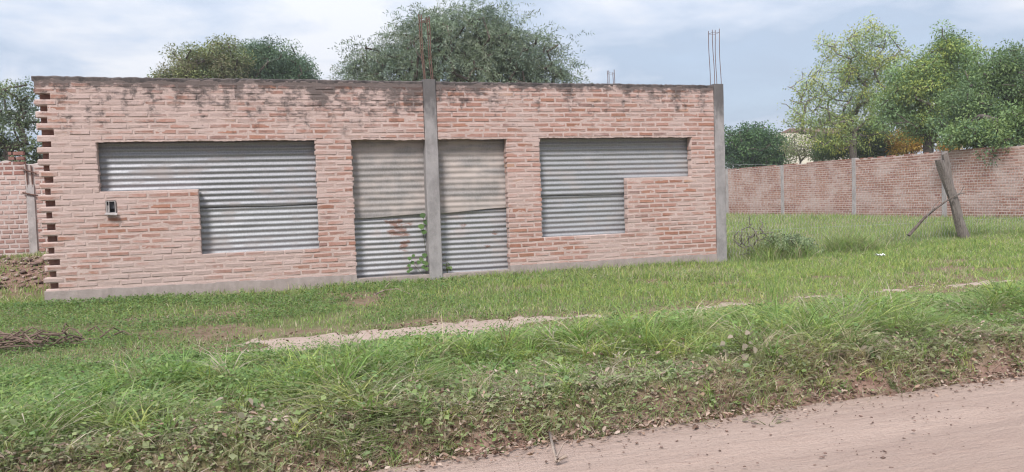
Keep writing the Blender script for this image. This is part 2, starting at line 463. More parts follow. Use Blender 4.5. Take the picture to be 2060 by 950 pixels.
def mat_ground():
    m, N, L = new_mat('lot_soil')
    geo = N('ShaderNodeNewGeometry'); pos = geo.outputs['Position']
    at_ = N('ShaderNodeAttribute', attribute_name='col')
    a = noise(N, L, pos, 1.6, 6, 0.65); b = noise(N, L, pos, 26, 5, 0.7); c2 = noise(N, L, pos, 8, 5, 0.7)
    turf = mixc(N, L, ramp(N, L, a, (0.38, 0.64)), (0.125, 0.13, 0.055), (0.17, 0.15, 0.085))
    turf = mixc(N, L, ramp(N, L, c2, (0.5, 0.72, 0, 0.7)), turf, (0.25, 0.195, 0.14))
    soil = mixc(N, L, ramp(N, L, b, (0.35, 0.7)), (0.22, 0.135, 0.105), (0.13, 0.075, 0.058))
    soil = mixc(N, L, ramp(N, L, c2, (0.42, 0.7, 0, 0.7)), soil, (0.30, 0.205, 0.165))
    c = mixc(N, L, at_.outputs['Color'], turf, soil)
    finish(N, L, c, 0.95, math_(N, L, 'MULTIPLY_ADD', c2, 1.5, b), 0.03, 0.8, 0.1)
    return m


def build_ground():
    xs = nonuni([(-300, -40, 20), (-40, -6, 2), (-6, -1, 0.2), (-1, 12, 0.06), (12, 24, 0.15), (24, 60, 2), (60, 300, 20)])
    ys = nonuni([(-300, -20, 20), (-20, -7.4, 1.0), (-7.4, -3.0, 0.05), (-3.0, 0.4, 0.09), (0.4, 8, 0.25), (8, 40, 1.0), (40, 600, 20)])
    def zf(X, Y):
        z = ground_z(X, Y)
        b = sstep(0.55, 0.1, Y - edge_y(X)) * sstep(-0.4, -0.1, Y - edge_y(X))
        return z + b * 0.09 * (fbm(X * 7, Y * 7, 71, 4) - 0.55)
    me, X, Y = grid_mesh('ground', xs, ys, zf, mat_ground())
    bare = sstep(0.34, 0.08, Y - edge_y(X) + 0.25 * (fbm(X * 2.5, Y * 2.5, 61) - 0.5))
    bare = np.maximum(bare, sstep(0.62, 0.70, fbm(X * 1.3, Y * 2.2, 63)) * 0.7 * (Y < -0.3))
    yc = -3.86 + 0.05 * (X - 2.9)
    bare = np.maximum(bare, 0.9 * sstep(0.55, 0.25, np.abs(Y - yc) + 0.5 * (fbm(X * 2.4, Y * 2.4, 64) - 0.5)) * sstep(0.6, 2.2, X))
    bare = np.maximum(bare, sstep(0.0, -0.6, X) * sstep(0.6, 1.6, Y) * sstep(9, 6, Y))
    c = np.ones((X.size, 4), np.float32); c[:, :3] = bare.reshape(-1, 1)
    a = me.color_attributes.new('col', 'FLOAT_COLOR', 'POINT'); a.data.foreach_set('color', c.ravel())
    tag(make_obj('ground', me), kind='structure')


def mat_road():
    m, N, L = new_mat('dirt_road')
    geo = N('ShaderNodeNewGeometry'); pos = geo.outputs['Position']
    a = noise(N, L, pos, 1.0, 6, 0.65, (0.30, 2.2, 1)); b = noise(N, L, pos, 55, 5, 0.75); c2 = noise(N, L, pos, 6, 7, 0.72, (0.45, 1.8, 1))
    c = mixc(N, L, ramp(N, L, a, (0.36, 0.66)), (0.48, 0.36, 0.30), (0.425, 0.313, 0.26))
    c = mixc(N, L, ramp(N, L, c2, (0.52, 0.74, 0, 0.6)), c, (0.36, 0.255, 0.21))
    c = mixc(N, L, ramp(N, L, b, (0.42, 0.72, 0, 0.55)), c, (0.33, 0.23, 0.19))
    finish(N, L, c, 0.95, math_(N, L, 'MULTIPLY_ADD', c2, 2.2, b), 0.035, 0.8, 0.1)
    return m


def build_road():
    xs = nonuni([(-200, -20, 12), (-20, -1, 0.6), (-1, 12, 0.06), (12, 30, 0.6), (30, 200, 12)])
    nv = 60
    ts = np.concatenate([np.linspace(0, 1, 40) ** 1.2 * 1.6, np.linspace(1.75, 14, 20)])
    X, T = np.meshgrid(xs, ts)
    E = edge_y(X) + 0.03 + 0.05 * (fbm(X * 9, 0 * X, 57) - 0.5)
    Y = E - T
    Z = -0.496 + 0.02 * sstep(0, 1.2, T) - 0.022 * np.exp(-((T - 0.75 - 0.1 * np.sin(X * 0.35)) / 0.16) ** 2) + 0.022 * (fbm(X * 0.8, Y * 2.6, 55) - 0.5) * sstep(0, 0.3, T) + 0.012 * (fbm(X * 5, Y * 7, 56) - 0.5) * sstep(0, .2, T) - 0.05 * sstep(0.03, 0, T)
    i = np.arange(X.size).reshape(X.shape)
    F = np.stack([i[:-1, :-1], i[1:, :-1], i[1:, 1:], i[:-1, 1:]], -1).reshape(-1, 4)
    tag(make_obj('dirt_road', mesh_arrays('dirt_road', np.stack([X, Y, Z], -1).reshape(-1, 3), F, mat_road(), None, True)), kind='structure')


def build_path():
    """the bare trodden strip: only the cells of the mask, lying just above the soil"""
    m, N, L = new_mat('path_earth')
    geo = N('ShaderNodeNewGeometry'); pos = geo.outputs['Position']
    a = noise(N, L, pos, 3.0, 5, 0.6); b = noise(N, L, pos, 50, 5, 0.7)
    c = mixc(N, L, ramp(N, L, a, (0.36, 0.66)), (0.365, 0.283, 0.238), (0.31, 0.235, 0.195))
    c = mixc(N, L, ramp(N, L, b, (0.45, 0.72, 0, 0.3)), c, (0.29, 0.215, 0.18))
    finish(N, L, c, 0.95, b, 0.012, 0.5, 0.1)
    xs = np.arange(1.0, 13.5, 0.03); ys = np.arange(-4.7, -2.8, 0.03)
    X, Y = np.meshgrid(xs, ys); pm = path_mask(X, Y)
    Z = ground_z(X, Y) + 0.014 * sstep(0.3, 0.8, pm) - 0.006
    keep = pm > 0.35
    i = np.arange(X.size).reshape(X.shape)
    q = np.stack([i[:-1, :-1], i[:-1, 1:], i[1:, 1:], i[1:, :-1]], -1)
    k = keep[:-1, :-1] & keep[:-1, 1:] & keep[1:, 1:] & keep[1:, :-1]
    F = q[k]
    used = np.unique(F); remap = np.zeros(X.size, int); remap[used] = np.arange(len(used))
    V = np.stack([X, Y, Z], -1).reshape(-1, 3)[used]
    tag(make_obj('dirt_path', mesh_arrays('dirt_path', V, remap[F], m, None, True)), kind='structure')

build_ground(); build_road(); build_path()


# ------------------------------------------------------------------ brickwork
def brick_shape(L_, H_, D_, prot, w, jit=0.004, bev=0.004, seg=2):
    """one handmade brick: wavering outline, rounded arris, margin smeared with slurry (alpha = how much);
    origin at the centre of its face, face towards -Y"""
    xs = np.linspace(-L_ / 2, L_ / 2, seg + 1)
    bot = [(x + random.uniform(-jit, jit), -H_ / 2 + random.uniform(-jit, jit)) for x in xs]
    top = [(x + random.uniform(-jit, jit), H_ / 2 + random.uniform(-jit, jit)) for x in xs[::-1]]
    o = bot + top; n = len(o)
    tilt = random.uniform(-0.002, 0.002); ti2 = random.uniform(-0.002, 0.002)
    V = []; A = []
    for inset in (bev + random.uniform(0.006, 0.013), bev):
        k = max(0.2, 1 - inset / (L_ / 2)); kz = max(0.2, 1 - inset / (H_ / 2))
        for (x, z) in o:
            V.append((x * k + (random.uniform(-0.006, 0.006) if inset > bev else 0), -prot + tilt * (x / L_ * 2) + ti2 * z / H_ * 2, z * kz + (random.uniform(-0.003, 0.003) if inset > bev else 0)))
            A.append(w if inset > bev else w + random.uniform(0.2, 0.6) * (0.5 if w < 0.2 else 1))
    V += [(x, -prot + bev, z) for (x, z) in o]; A += [w + 0.7] * n
    V += [(x, D_, z) for (x, z) in o]; A += [w + 0.1] * n
    F = [tuple(range(n))]
    for r in (0, 1, 2):
        for j in range(n):
            F.append((r * n + j, (r + 1) * n + j, (r + 1) * n + (j + 1) % n, r * n + (j + 1) % n))
    return V, F, A


def lay_rows(x0, x1, z0, nrows, ch, openings, bl, joint=0.016, bond=0.5, minlen=0.055):
    """stretcher rows cut around the openings -> list of (xa, xb, za, zb, row)"""
    out = []
    for k in range(nrows):
        za, zb = z0 + k * ch + joint / 2, z0 + (k + 1) * ch - joint / 2
        cuts = {x0, x1}
        for (a, b, c, d) in openings:
            if c < zb and d > za: cuts |= {min(max(a, x0), x1), min(max(b, x0), x1)}
        cuts = sorted(cuts); segs = []
        for a, b in zip(cuts[:-1], cuts[1:]):
            if b - a < 0.03: continue
            m = (a + b) / 2; lo, hi = za, zb
            for (oa, ob, oc, od) in openings:
                if oa <= m <= ob and oc < zb and od > za:
                    if oc <= lo and od >= hi: lo = hi
                    elif od < hi and oc <= lo: lo = max(lo, od)
                    elif oc > lo and od >= hi: hi = min(hi, oc)
                    else: lo = hi
            if hi - lo < 0.03: continue
            if segs and abs(segs[-1][1] - a) < 1e-6 and abs(segs[-1][2] - lo) < 1e-6 and abs(segs[-1][3] - hi) < 1e-6: segs[-1][1] = b
            else: segs.append([a, b, lo, hi])
        off = (k % 2) * bond * bl + random.uniform(-0.035, 0.035)
        for a, b, lo, hi in segs:
            x = a; first = True
            nxt = x0 + off + math.floor((a - x0 - off) / bl + 1) * bl
            while x < b - 1e-4:
                e = nxt + random.uniform(-0.012, 0.012)
                if e - x < minlen: nxt += bl; continue
                if b - e < minlen: e = b
                e = min(e, b)
                xa = x + (0.0 if first else joint / 2); xb = e - (0.0 if abs(e - b) < 1e-6 else joint / 2)
                if xb - xa > 0.03: out.append((xa, xb, lo, hi, k))
                x = e; nxt += bl; first = False
    return out


def lerp(a, b, t): return tuple(a[i] * (1 - t) + b[i] * t for i in range(3))


def facade_brick_colour():
    r = random.random()
    if r < 0.15: c = lerp((0.33, 0.175, 0.125), (0.30, 0.15, 0.108), random.random()); w = random.uniform(0.0, 0.30)
    elif r < 0.18: c = lerp((0.24, 0.145, 0.125), (0.28, 0.175, 0.15), random.random()); w = random.uniform(0.0, 0.35)
    elif r < 0.21: c = lerp((0.40, 0.235, 0.17), (0.38, 0.24, 0.17), random.random()); w = random.uniform(0.1, 0.45)
    else: c = lerp((0.385, 0.235, 0.195), (0.325, 0.18, 0.142), random.random()); w = random.uniform(0.0, 0.52)
    return c + (w,)


W, ZT, ROW0, CH, NROW = 9.69, 2.67, -0.03, 0.075, 36
TOOTH = []
for k in range(1, 35, 2): TOOTH.append((-0.2, random.uniform(0.12, 0.215), ROW0 + k * CH + 0.0, ROW0 + (k + 1) * CH))
WIN_L = [(0.68, 3.405, 1.275, 1.915), (1.875, 3.405, 0.40, 1.285)]
DOOR = [(3.905, 6.17, -0.30, 1.91)]
WIN_R = [(6.70, 9.26, 1.285, 1.915), (6.70, 8.12, 0.415, 1.295)]
BOXH = [(0.745, 0.865, 0.985, 1.15)]
COLM = [(4.945, 5.135, -0.3, 3.0)]
OPEN = WIN_L + DOOR + WIN_R


def build_building():
    b = empty('brick_building', (5.0, 0.0, -0.15))
    tag(b, 'unfinished pink brick building with metal-sheeted openings and toothed left end', 'building')
    # --- bricks: the 300 largest in the picture singly, the rest as one part
    rows = lay_rows(0.0, W, ROW0, NROW, CH, OPEN + TOOTH + BOXH + COLM, 0.253, 0.022)
    items = []
    for (xa, xb, za, zb, k) in rows:
        if xa < 0.01: xa -= random.uniform(-0.035, 0.035)
        for (oa, ob, oc, od) in OPEN:
            if oc < za and od > zb:
                if abs(xb - oa) < 1e-3: xb += random.uniform(-0.016, 0.010)
                if abs(xa - ob) < 1e-3: xa += random.uniform(-0.010, 0.016)
        cx, cz = (xa + xb) / 2, (za + zb) / 2
        d = np.linalg.norm(np.array([cx, 0, cz]) - CAM)
        items.append(((xb - xa) * (zb - za) / d ** 2, xa, xb, za, zb))
    items.sort(key=lambda t: -t[0])
    rest_v = []; rest_f = []; rest_c = []; nb = 0
    for i, (_, xa, xb, za, zb) in enumerate(items):
        c = facade_brick_colour(); prot = random.uniform(0.001, 0.0058)
        pz0 = (za + zb) / 2
        V, F, A = brick_shape(xb - xa, zb - za - random.uniform(-0.003, 0.009), 0.118, prot, c[3], 0.0035, 0.004)
        cols_ = [c[:3] + (a_,) for a_ in A]
        px, pz = (xa + xb) / 2, (za + zb) / 2 + 0.010 * (float(fbm((xa + xb) * 0.45, pz0 * 3.0, 171)) - 0.5)
        if i < 300:
            me = mesh_py('brick', V, F, M['brick'], np.array(cols_, dtype=np.float32))
            make_obj('brick', me, b, (px, 0, pz))
        else:
            rest_v += [(v[0] + px, v[1], v[2] + pz) for v in V]; rest_f += [tuple(j + nb for j in f) for f in F]; rest_c += cols_; nb += len(V)
    o = make_obj('smaller_bricks', mesh_py('smaller_bricks', rest_v, rest_f, M['brick'], np.array(rest_c, dtype=np.float32)), b)
    o['kind'] = 'stuff'
    # --- mortar: a lumpy flush skin between (and in places over) the bricks, with the jambs of every opening
    ex = [(a - 0.006, c2 + 0.006, d - 0.006, e + 0.006) for (a, c2, d, e) in OPEN] + TOOTH + BOXH + COLM
    xb_ = sorted({0.004, W} | {min(max(v, 0.004), W) for o_ in ex for v in o_[:2]}); zb_ = sorted({-0.04, ZT + 0.045} | {min(max(v, -0.04), ZT + 0.045) for o_ in ex for v in o_[2:]})
    def sub(br, st):
        out = [br[0]]
        for a, c2 in zip(br[:-1], br[1:]):
            n = max(1, int(math.ceil((c2 - a) / st))); out += [a + (c2 - a) * (j + 1) / n for j in range(n)]
        return np.array(out)
    xs, zs = sub(xb_, 0.02), sub(zb_, 0.016)
    X, Z = np.meshgrid(xs, zs)
    xc, zc = (xs[:-1] + xs[1:]) / 2, (zs[:-1] + zs[1:]) / 2
    XC, ZC = np.meshgrid(xc, zc); solid = np.ones(XC.shape, bool)
    for (a, c2, d, e) in ex: solid &= ~((XC > a) & (XC < c2) & (ZC > d) & (ZC < e))
    y = 0.0008 - 0.011 * (fbm(X * 5.5, Z * 11, 81, 5) - 0.53) - 0.005 * (fbm(X * 30, Z * 42, 82, 2) - 0.5)
    nx, nz = len(xs), len(zs); idx = np.arange(nx * nz).reshape(nz, nx)
    Vf = np.stack([X, y, Z], -1).reshape(-1, 3); Vb = Vf.copy(); Vb[:, 1] = 0.124
    F = [np.stack([idx[:-1, :-1], idx[:-1, 1:], idx[1:, 1:], idx[1:, :-1]], -1)[solid]]
    nn = nx * nz; S = np.pad(solid, 1)
    c = S[1:-1, 1:-1]
    lf = c & ~S[1:-1, :-2]; rg = c & ~S[1:-1, 2:]; dn = c & ~S[:-2, 1:-1]; tp = c & ~S[2:, 1:-1]
    F.append(np.stack([idx[:-1, :-1], idx[1:, :-1], idx[1:, :-1] + nn, idx[:-1, :-1] + nn], -1)[lf])
    F.append(np.stack([idx[:-1, 1:], idx[:-1, 1:] + nn, idx[1:, 1:] + nn, idx[1:, 1:]], -1)[rg])
    F.append(np.stack([idx[:-1, :-1], idx[:-1, :-1] + nn, idx[:-1, 1:] + nn, idx[:-1, 1:]], -1)[dn])
    F.append(np.stack([idx[1:, :-1], idx[1:, 1:], idx[1:, 1:] + nn, idx[1:, :-1] + nn], -1)[tp])
    F = np.concatenate(F); V = np.concatenate([Vf, Vb]); used = np.unique(F); rm = np.zeros(len(V), int); rm[used] = np.arange(len(used))
    make_obj('mortar', mesh_arrays('mortar', V[used], rm[F], M['mortar']), b)
    # --- inner leaf of the wall, side and rear walls, added slab that keeps light out
    mb = MB()
    def slab_with_holes(x0, x1, z0, z1, y0, y1, holes):
        xsb = sorted({x0, x1} | {v for h in holes for v in h[:2]}); zsb = sorted({z0, z1} | {v for h in holes for v in h[2:]})
        for i in range(len(xsb) - 1):
            run = None
            for j in range(len(zsb) - 1):
                mx_, mz_ = (xsb[i] + xsb[i + 1]) / 2, (zsb[j] + zsb[j + 1]) / 2
                hole = any(h[0] < mx_ < h[1] and h[2] < mz_ < h[3] for h in holes)
                if hole:
                    if run is not None: mb.box((xsb[i], y0, run), (xsb[i + 1], y1, zsb[j])); run = None
                elif run is None: run = zsb[j]
            if run is not None: mb.box((xsb[i], y0, run), (xsb[i + 1], y1, z1))
    slab_with_holes(0.03, W, -0.6, ZT - 0.02, 0.125, 0.255, [(0.55, 3.53, 0.28, 2.03), (3.8, 6.28, -0.15, 2.02), (6.58, 9.38, 0.30, 2.03), (0.70, 0.90, 0.95, 1.2)])
    mb.build('inner_leaf', M['backwythe'], b)
    for nm, a, c2 in (('side_wall', (0.03, 0.256, -0.6), (0.25, 7.9, ZT)), ('side_wall', (9.62, 0.256, -0.6), (9.84, 7.9, ZT)), ('rear_wall', (0.03, 7.901, -0.6), (9.84, 8.12, ZT))):
        q = MB(); q.box(a, c2); q.build(nm, M['sidewall'], b)
    q = MB(); q.box((0.252, 0.257, 2.45), (9.618, 7.899, 2.58)); q.build('light_stop_slab', M['column'], b)  # unseen slab, added to stop light leaking through the sheet gaps
    # --- plinth
    def plinth(x0, x1, top, y0):
        xs_ = np.arange(x0, x1 + 0.001, (x1 - x0) / max(2, int((x1 - x0) / 0.05))); V = []; F = []
        for i, x in enumerate(xs_):
            t = top + (0.022 * (float(fbm(x * 3.1, 0.3, 91)) - 0.5) + 0.012 * (random.random() - 0.5)) * (top > -0.03)
            V += [(x, y0 - 0.008, -0.75), (x, y0 + 0.003 * math.sin(x * 7), t), (x, y0 + 0.02, t + 0.004), (x, 0.124, t + 0.004), (x, 0.124, -0.75)]
        for i in range(len(xs_) - 1):
            for j in range(4): F.append((i * 5 + j, (i + 1) * 5 + j, (i + 1) * 5 + j + 1, i * 5 + j + 1))
        F.append((4, 3, 2, 1, 0)); F.append(tuple(len(V) - 5 + j for j in range(5)))
        return make_obj('plinth', mesh_py('plinth', V, F, M['plinth']), b)
    plinth(-0.012, 3.903, 0.012, -0.014); plinth(6.172, W - 0.002, 0.012, -0.014)
    o = plinth(3.9045, 4.944, -0.055, -0.010); o.name = 'threshold'; o = plinth(5.136, 6.1705, -0.055, -0.010); o.name = 'threshold'
    # --- coping: a ragged bed of black-stained cement on the wall top
    def coping(x0, x1):
        n = int((x1 - x0) / 0.04); V = []; F = []
        for i in range(n + 1):
            x = x0 + (x1 - x0) * i / n
            t = 2.738 + 0.016 * (float(fbm(x * 2.3, 1.3, 95)) - 0.5) + 0.012 * (random.random() - 0.5)
            lo = ZT + 0.008 + 0.05 * (float(fbm(x * 6.0, 2.3, 96)) - 0.5)
            V += [(x, 0.003, lo), (x, 0.0 - 0.006 * random.random(), t - 0.014), (x, 0.01, t), (x, 0.245, t), (x, 0.257, t - 0.02), (x, 0.257, lo)]
        for i in range(n):
            for j in range(5): F.append((i * 6 + j, (i + 1) * 6 + j, (i + 1) * 6 + j + 1, i * 6 + j + 1))
        F.append((5, 4, 3, 2, 1, 0)); F.append(tuple(len(V) - 6 + j for j in range(6)))
        make_obj('coping', mesh_py('coping', V, F, M['coping']), b)
    coping(-0.02, 4.943); coping(5.137, W - 0.001)
    # --- ragged mortar lips under the lintel courses
    for (x0, x1, zt) in ((0.66, 3.42, 1.915), (3.89, 4.944, 1.91), (5.136, 6.185, 1.91), (6.68, 9.28, 1.915)):
        n = int((x1 - x0) / 0.03); V = []; F = []
        for i in range(n + 1):
            x = x0 + (x1 - x0) * i / n
            dz = 0.030 * float(fbm(x * 2.2, 4.4, 97)) + 0.010 * random.random() - 0.012
            V += [(x, -0.008 - 0.006 * random.random(), zt + 0.014), (x, -0.010, zt - dz), (x, 0.02, zt - dz + 0.002), (x, 0.118, zt - 0.004), (x, 0.118, zt + 0.010)]
        for i in range(n):
            for j in range(4): F.append((i * 5 + j, (i + 1) * 5 + j, (i + 1) * 5 + j + 1, i * 5 + j + 1))
        F.append((4, 3, 2, 1, 0)); F.append(tuple(len(V) - 5 + j for j in range(5)))
        make_obj('lintel_lip', mesh_py('lintel_lip', V, F, M['mortar']), b)
    # --- concrete columns with the starter bars left standing
    def column(x0, x1, z1, y0, y1):
        n = 40; V = []; F = []
        for i in range(n + 1):
            z = -0.7 + (z1 + 0.7) * i / n
            a = 0.006 * (float(vnoise(z * 4, x0)) - 0.5) + (0.004 if (z > 1.75) else 0.0); c2 = 0.006 * (float(vnoise(z * 4, x1 + 9)) - 0.5) - (0.004 if (z > 1.75) else 0.0)
            f = y0 + 0.005 * (float(vnoise(z * 3, 7.7)) - 0.5) + (0.006 if z > 1.75 else 0.0)
            e = 0.008
            V += [(x0 + a, y0 + 0.0 + f - y0 + e, z), (x0 + a + e, f, z), (x1 + c2 - e, f, z), (x1 + c2, f + e, z), (x1 + c2, y1, z), (x0 + a, y1, z)]
        for i in range(n):
            for j in range(6): F.append((i * 6 + j, i * 6 + (j + 1) % 6, (i + 1) * 6 + (j + 1) % 6, (i + 1) * 6 + j))
        F.append(tuple(range(6))[::-1]); F.append(tuple(n * 6 + j for j in range(6)))
        return make_obj('concrete_column', mesh_py('concrete_column', V, F, M['column']), b)
    def bars(c, xy, z0, tops, leans, rad=0.0055, ring=None):
        for (x, y_), t, ln in zip(xy, tops, leans):
            q = MB(); pts = []
            for s in np.linspace(0, 1, 9): pts.append((x + ln * s + 0.006 * math.sin(s * 7 + x * 9), y_ + 0.004 * math.sin(s * 5), z0 + (t - z0) * s))
            q.tube(pts, rad, 6); q.build('rebar', M['rebar'], c)
        for zr in ring or []:
            q = MB(); pts = []
            for (x, y_), t, ln in zip(xy, tops, leans): s = (zr - z0) / (t - z0); pts.append((x + ln * s + 0.006 * math.sin(s * 7 + x * 9), y_ + 0.004 * math.sin(s * 5), zr + random.uniform(-0.015, 0.015)))
            order = [0, 1, 3, 2, 0] if len(xy) == 4 else [0, 1]
            q.tube([pts[i] for i in order], 0.003, 5); q.build('stirrup', M['rebar'], c)
    cm = column(4.945, 5.135, 2.765, -0.03, 0.20)
    bars(cm, [(4.985, 0.0), (5.10, 0.0), (4.995, 0.13), (5.105, 0.13)], 2.7, [3.68, 3.66, 3.72, 3.68], [-0.03, -0.03, -0.05, -0.045], 0.0075, [3.60, 3.63])
    cr_ = column(9.692, 9.872, 2.755, -0.022, 0.20)
    bars(cr_, [(9.72, 0.0), (9.835, 0.0), (9.725, 0.14), (9.84, 0.14)], 2.7, [3.62, 3.64, 3.63, 3.65], [-0.03, -0.02, -0.02, -0.015], 0.0052, [3.585])
    # a column of the rear wall shows only its bar ends above the parapet
    p = on_y(1230, 170, 8.0); zt = on_y(1230, 143, 8.0)[2]
    q = MB(); q.box((p[0] - 0.12, 7.88, -0.6), (p[0] + 0.12, 8.14, p[2] - 0.35)); cr2 = q.build('concrete_column', M['column'], b)
    bars(cr2, [(p[0] - 0.09, 7.95), (p[0] + 0.07, 7.95), (p[0] - 0.07, 8.08), (p[0] + 0.09, 8.08)], p[2] - 0.4, [zt, zt + 0.03, zt + 0.02, zt - 0.02], [0, 0.0, 0, 0], 0.008, [zt - 0.06])
    # --- corrugated sheets nailed on behind the openings
    def sheet(name, x0, x1, z0, z1, y0, amp, mat, pitch=0.076, slope=0.0, wob=0.003, flat_end=0.0, ph=0.0, lab=None):
        nz_ = max(8, int((z1 - z0) / pitch * 9)); nx_ = max(10, int((x1 - x0) / 0.06))
        X, T = np.meshgrid(np.linspace(x0, x1, nx_), np.linspace(0, 1, nz_))
        lo = z0 + slope * (X - x0) / (x1 - x0) + 0.006 * np.sin(X * 5.1 + z0 * 3); Z = lo + (z1 - lo) * T
        a = amp * (0.8 + 0.4 * fbm(X * 1.1, Z * 2.2, 101)) * (sstep(z0 + flat_end * 0.3, z0 + flat_end + 0.02, Z) if flat_end else 1)
        Y = y0 + a * np.sin(2 * math.pi * (Z - ph) / pitch + 0.9 * (fbm(X * 0.9 + z0 * 5, Z * 2.0, 105) - 0.5) + 0.25 * np.sin(X * 0.8 + z0)) + wob * (fbm(X * 2.0, Z * 3.0, 103) - 0.5) * 4 - 0.010 * np.exp(-((X - x0 - (x1 - x0) * 0.37) ** 2 / 0.02 + (Z - z0 - (z1 - z0) * 0.6) ** 2 / 0.004))
        i = np.arange(X.size).reshape(X.shape)
        F = np.stack([i[:-1, :-1], i[:-1, 1:], i[1:, 1:], i[1:, :-1]], -1).reshape(-1, 4)
        me = mesh_arrays(name, np.stack([X, Y, Z], -1).reshape(-1, 3), F, mat, None, True)
        o = make_obj(name, me, b); md = o.modifiers.new('thickness', 'SOLIDIFY'); md.thickness = 0.0012
        if lab: o['label'] = lab
        # nail heads along a ridge line
        return o
    sheet('corrugated_sheet', 0.58, 3.50, 1.02, 2.00, 0.150, 0.0080, M['sheet_old'], ph=0.01, lab='upper weathered grey sheet of the left window')
    sheet('corrugated_sheet', 1.78, 3.50, 0.36, 1.10, 0.175, 0.0080, M['sheet_new'], ph=0.03, lab='bright galvanised lower sheet of the left window')
    sheet('corrugated_sheet', 3.82, 5.05, 0.795, 1.99, 0.150, 0.0052, M['sheet_dusty'], 0.085, 0.03, 0.006, 0.085, lab='dusty beige upper door sheet left of the column')
    sheet('corrugated_sheet', 3.82, 5.05, -0.12, 0.93, 0.180, 0.0080, M['sheet_rust'], 0.076, wob=0.005, lab='rust-blotched lower door sheet left of the column')
    sheet('corrugated_sheet', 5.06, 6.26, 0.825, 1.99, 0.152, 0.0052, M['sheet_dusty'], 0.085, 0.055, 0.006, 0.085, ph=0.02, lab='dusty beige upper door sheet right of the column')
    sheet('corrugated_sheet', 5.06, 6.26, -0.12, 0.96, 0.182, 0.0080, M['sheet_rust'], 0.076, wob=0.005, ph=0.02, lab='greyer lower door sheet right of the column')
    sheet('corrugated_sheet', 6.60, 9.36, 1.04, 2.00, 0.150, 0.0080, M['sheet_new'], slope=-0.02, ph=0.02, lab='upper grey sheet of the right window')
    sheet('corrugated_sheet', 6.60, 8.22, 0.37, 1.12, 0.175, 0.0080, M['sheet_new'], ph=0.05, lab='lower bright sheet of the right window')
    # --- meter box let into the brickwork
    mbx = MB(); x0, x1, z0, z1 = 0.748, 0.862, 0.988, 1.147
    t = 0.010
    mbx.box((x0, -0.022, z0), (x0 + t, 0.11, z1)); mbx.box((x1 - t, -0.022, z0), (x1, 0.11, z1)); mbx.box((x0 + t, -0.022, z1 - t), (x1 - t, 0.11, z1)); mbx.box((x0 + t, -0.022, z0), (x1 - t, 0.11, z0 + t))
    o = mbx.build('meter_box', M['frame'], b)
    q = MB(); q.box((x0 + t, 0.085, z0 + t), (x1 - t, 0.105, z1 - t)); q.build('back_plate', M['dark'], o)
    q = MB(); q.box((x0 + 0.034, -0.026, z0 + t), (x0 + 0.042, -0.002, z1 - t)); q.build('mullion', M['frame'], o)
    q = MB(); q.box((x0 + 0.012, -0.012, z0 + t), (x0 + 0.033, 0.04, z0 + 0.10)); q.build('cover_flap', M['frame'], o)
    q = MB(); q.add([(x0 - 0.012, -0.022, z0 + 0.002), (x1 + 0.02, -0.022, z0 + 0.002), (x1 + 0.02, -0.075, z0 - 0.022), (x0 - 0.012, -0.075, z0 - 0.010), (x0 - 0.012, -0.022, z0 - 0.006), (x1 + 0.02, -0.022, z0 - 0.006), (x1 + 0.02, -0.075, z0 - 0.030), (x0 - 0.012, -0.075, z0 - 0.018)],
                    [(0, 3, 2, 1), (4, 5, 6, 7), (0, 1, 5, 4), (1, 2, 6, 5), (2, 3, 7, 6), (3, 0, 4, 7)]); q.build('hanging_door', M['frame'], o)
    q = MB(); q.box((x0 + 0.048, 0.02, z0 + 0.06), (x1 - 0.02, 0.084, z1 - 0.02)); q.build('fuse_holder', M['dark'], o)
build_building()


# ------------------------------------------------------------------ boundary walls
def far_brick_colour():
    r = random.random()
    if r < 0.15: c = lerp((0.31, 0.155, 0.125), (0.27, 0.14, 0.115), random.random()); w = random.uniform(0, 0.3)
    else: c = lerp((0.375, 0.215, 0.165), (0.31, 0.17, 0.13), random.random()); w = random.uniform(0.0, 0.5)
    return c + (w,)


def box_brick(L_, H_, D_):
    j = lambda s: random.uniform(-s, s)
    pr = random.uniform(0.002, 0.008)
    V = []
    for y_, e in ((-pr, 0.004), (-pr + 0.005, 0.0), (D_, 0.0)):
        for sx, sz in ((-1, -1), (1, -1), (1, 1), (-1, 1)):
            V.append((sx * (L_ / 2 - e) + j(0.003), y_ + (j(0.002) if y_ < 0 else 0), sz * (H_ / 2 - e) + j(0.003)))
    F = [(0, 1, 2, 3)]
    for r in (0, 4):
        for k in range(4): F.append((r + k, r + 4 + k, r + 4 + (k + 1) % 4, r + (k + 1) % 4))
    return V, F


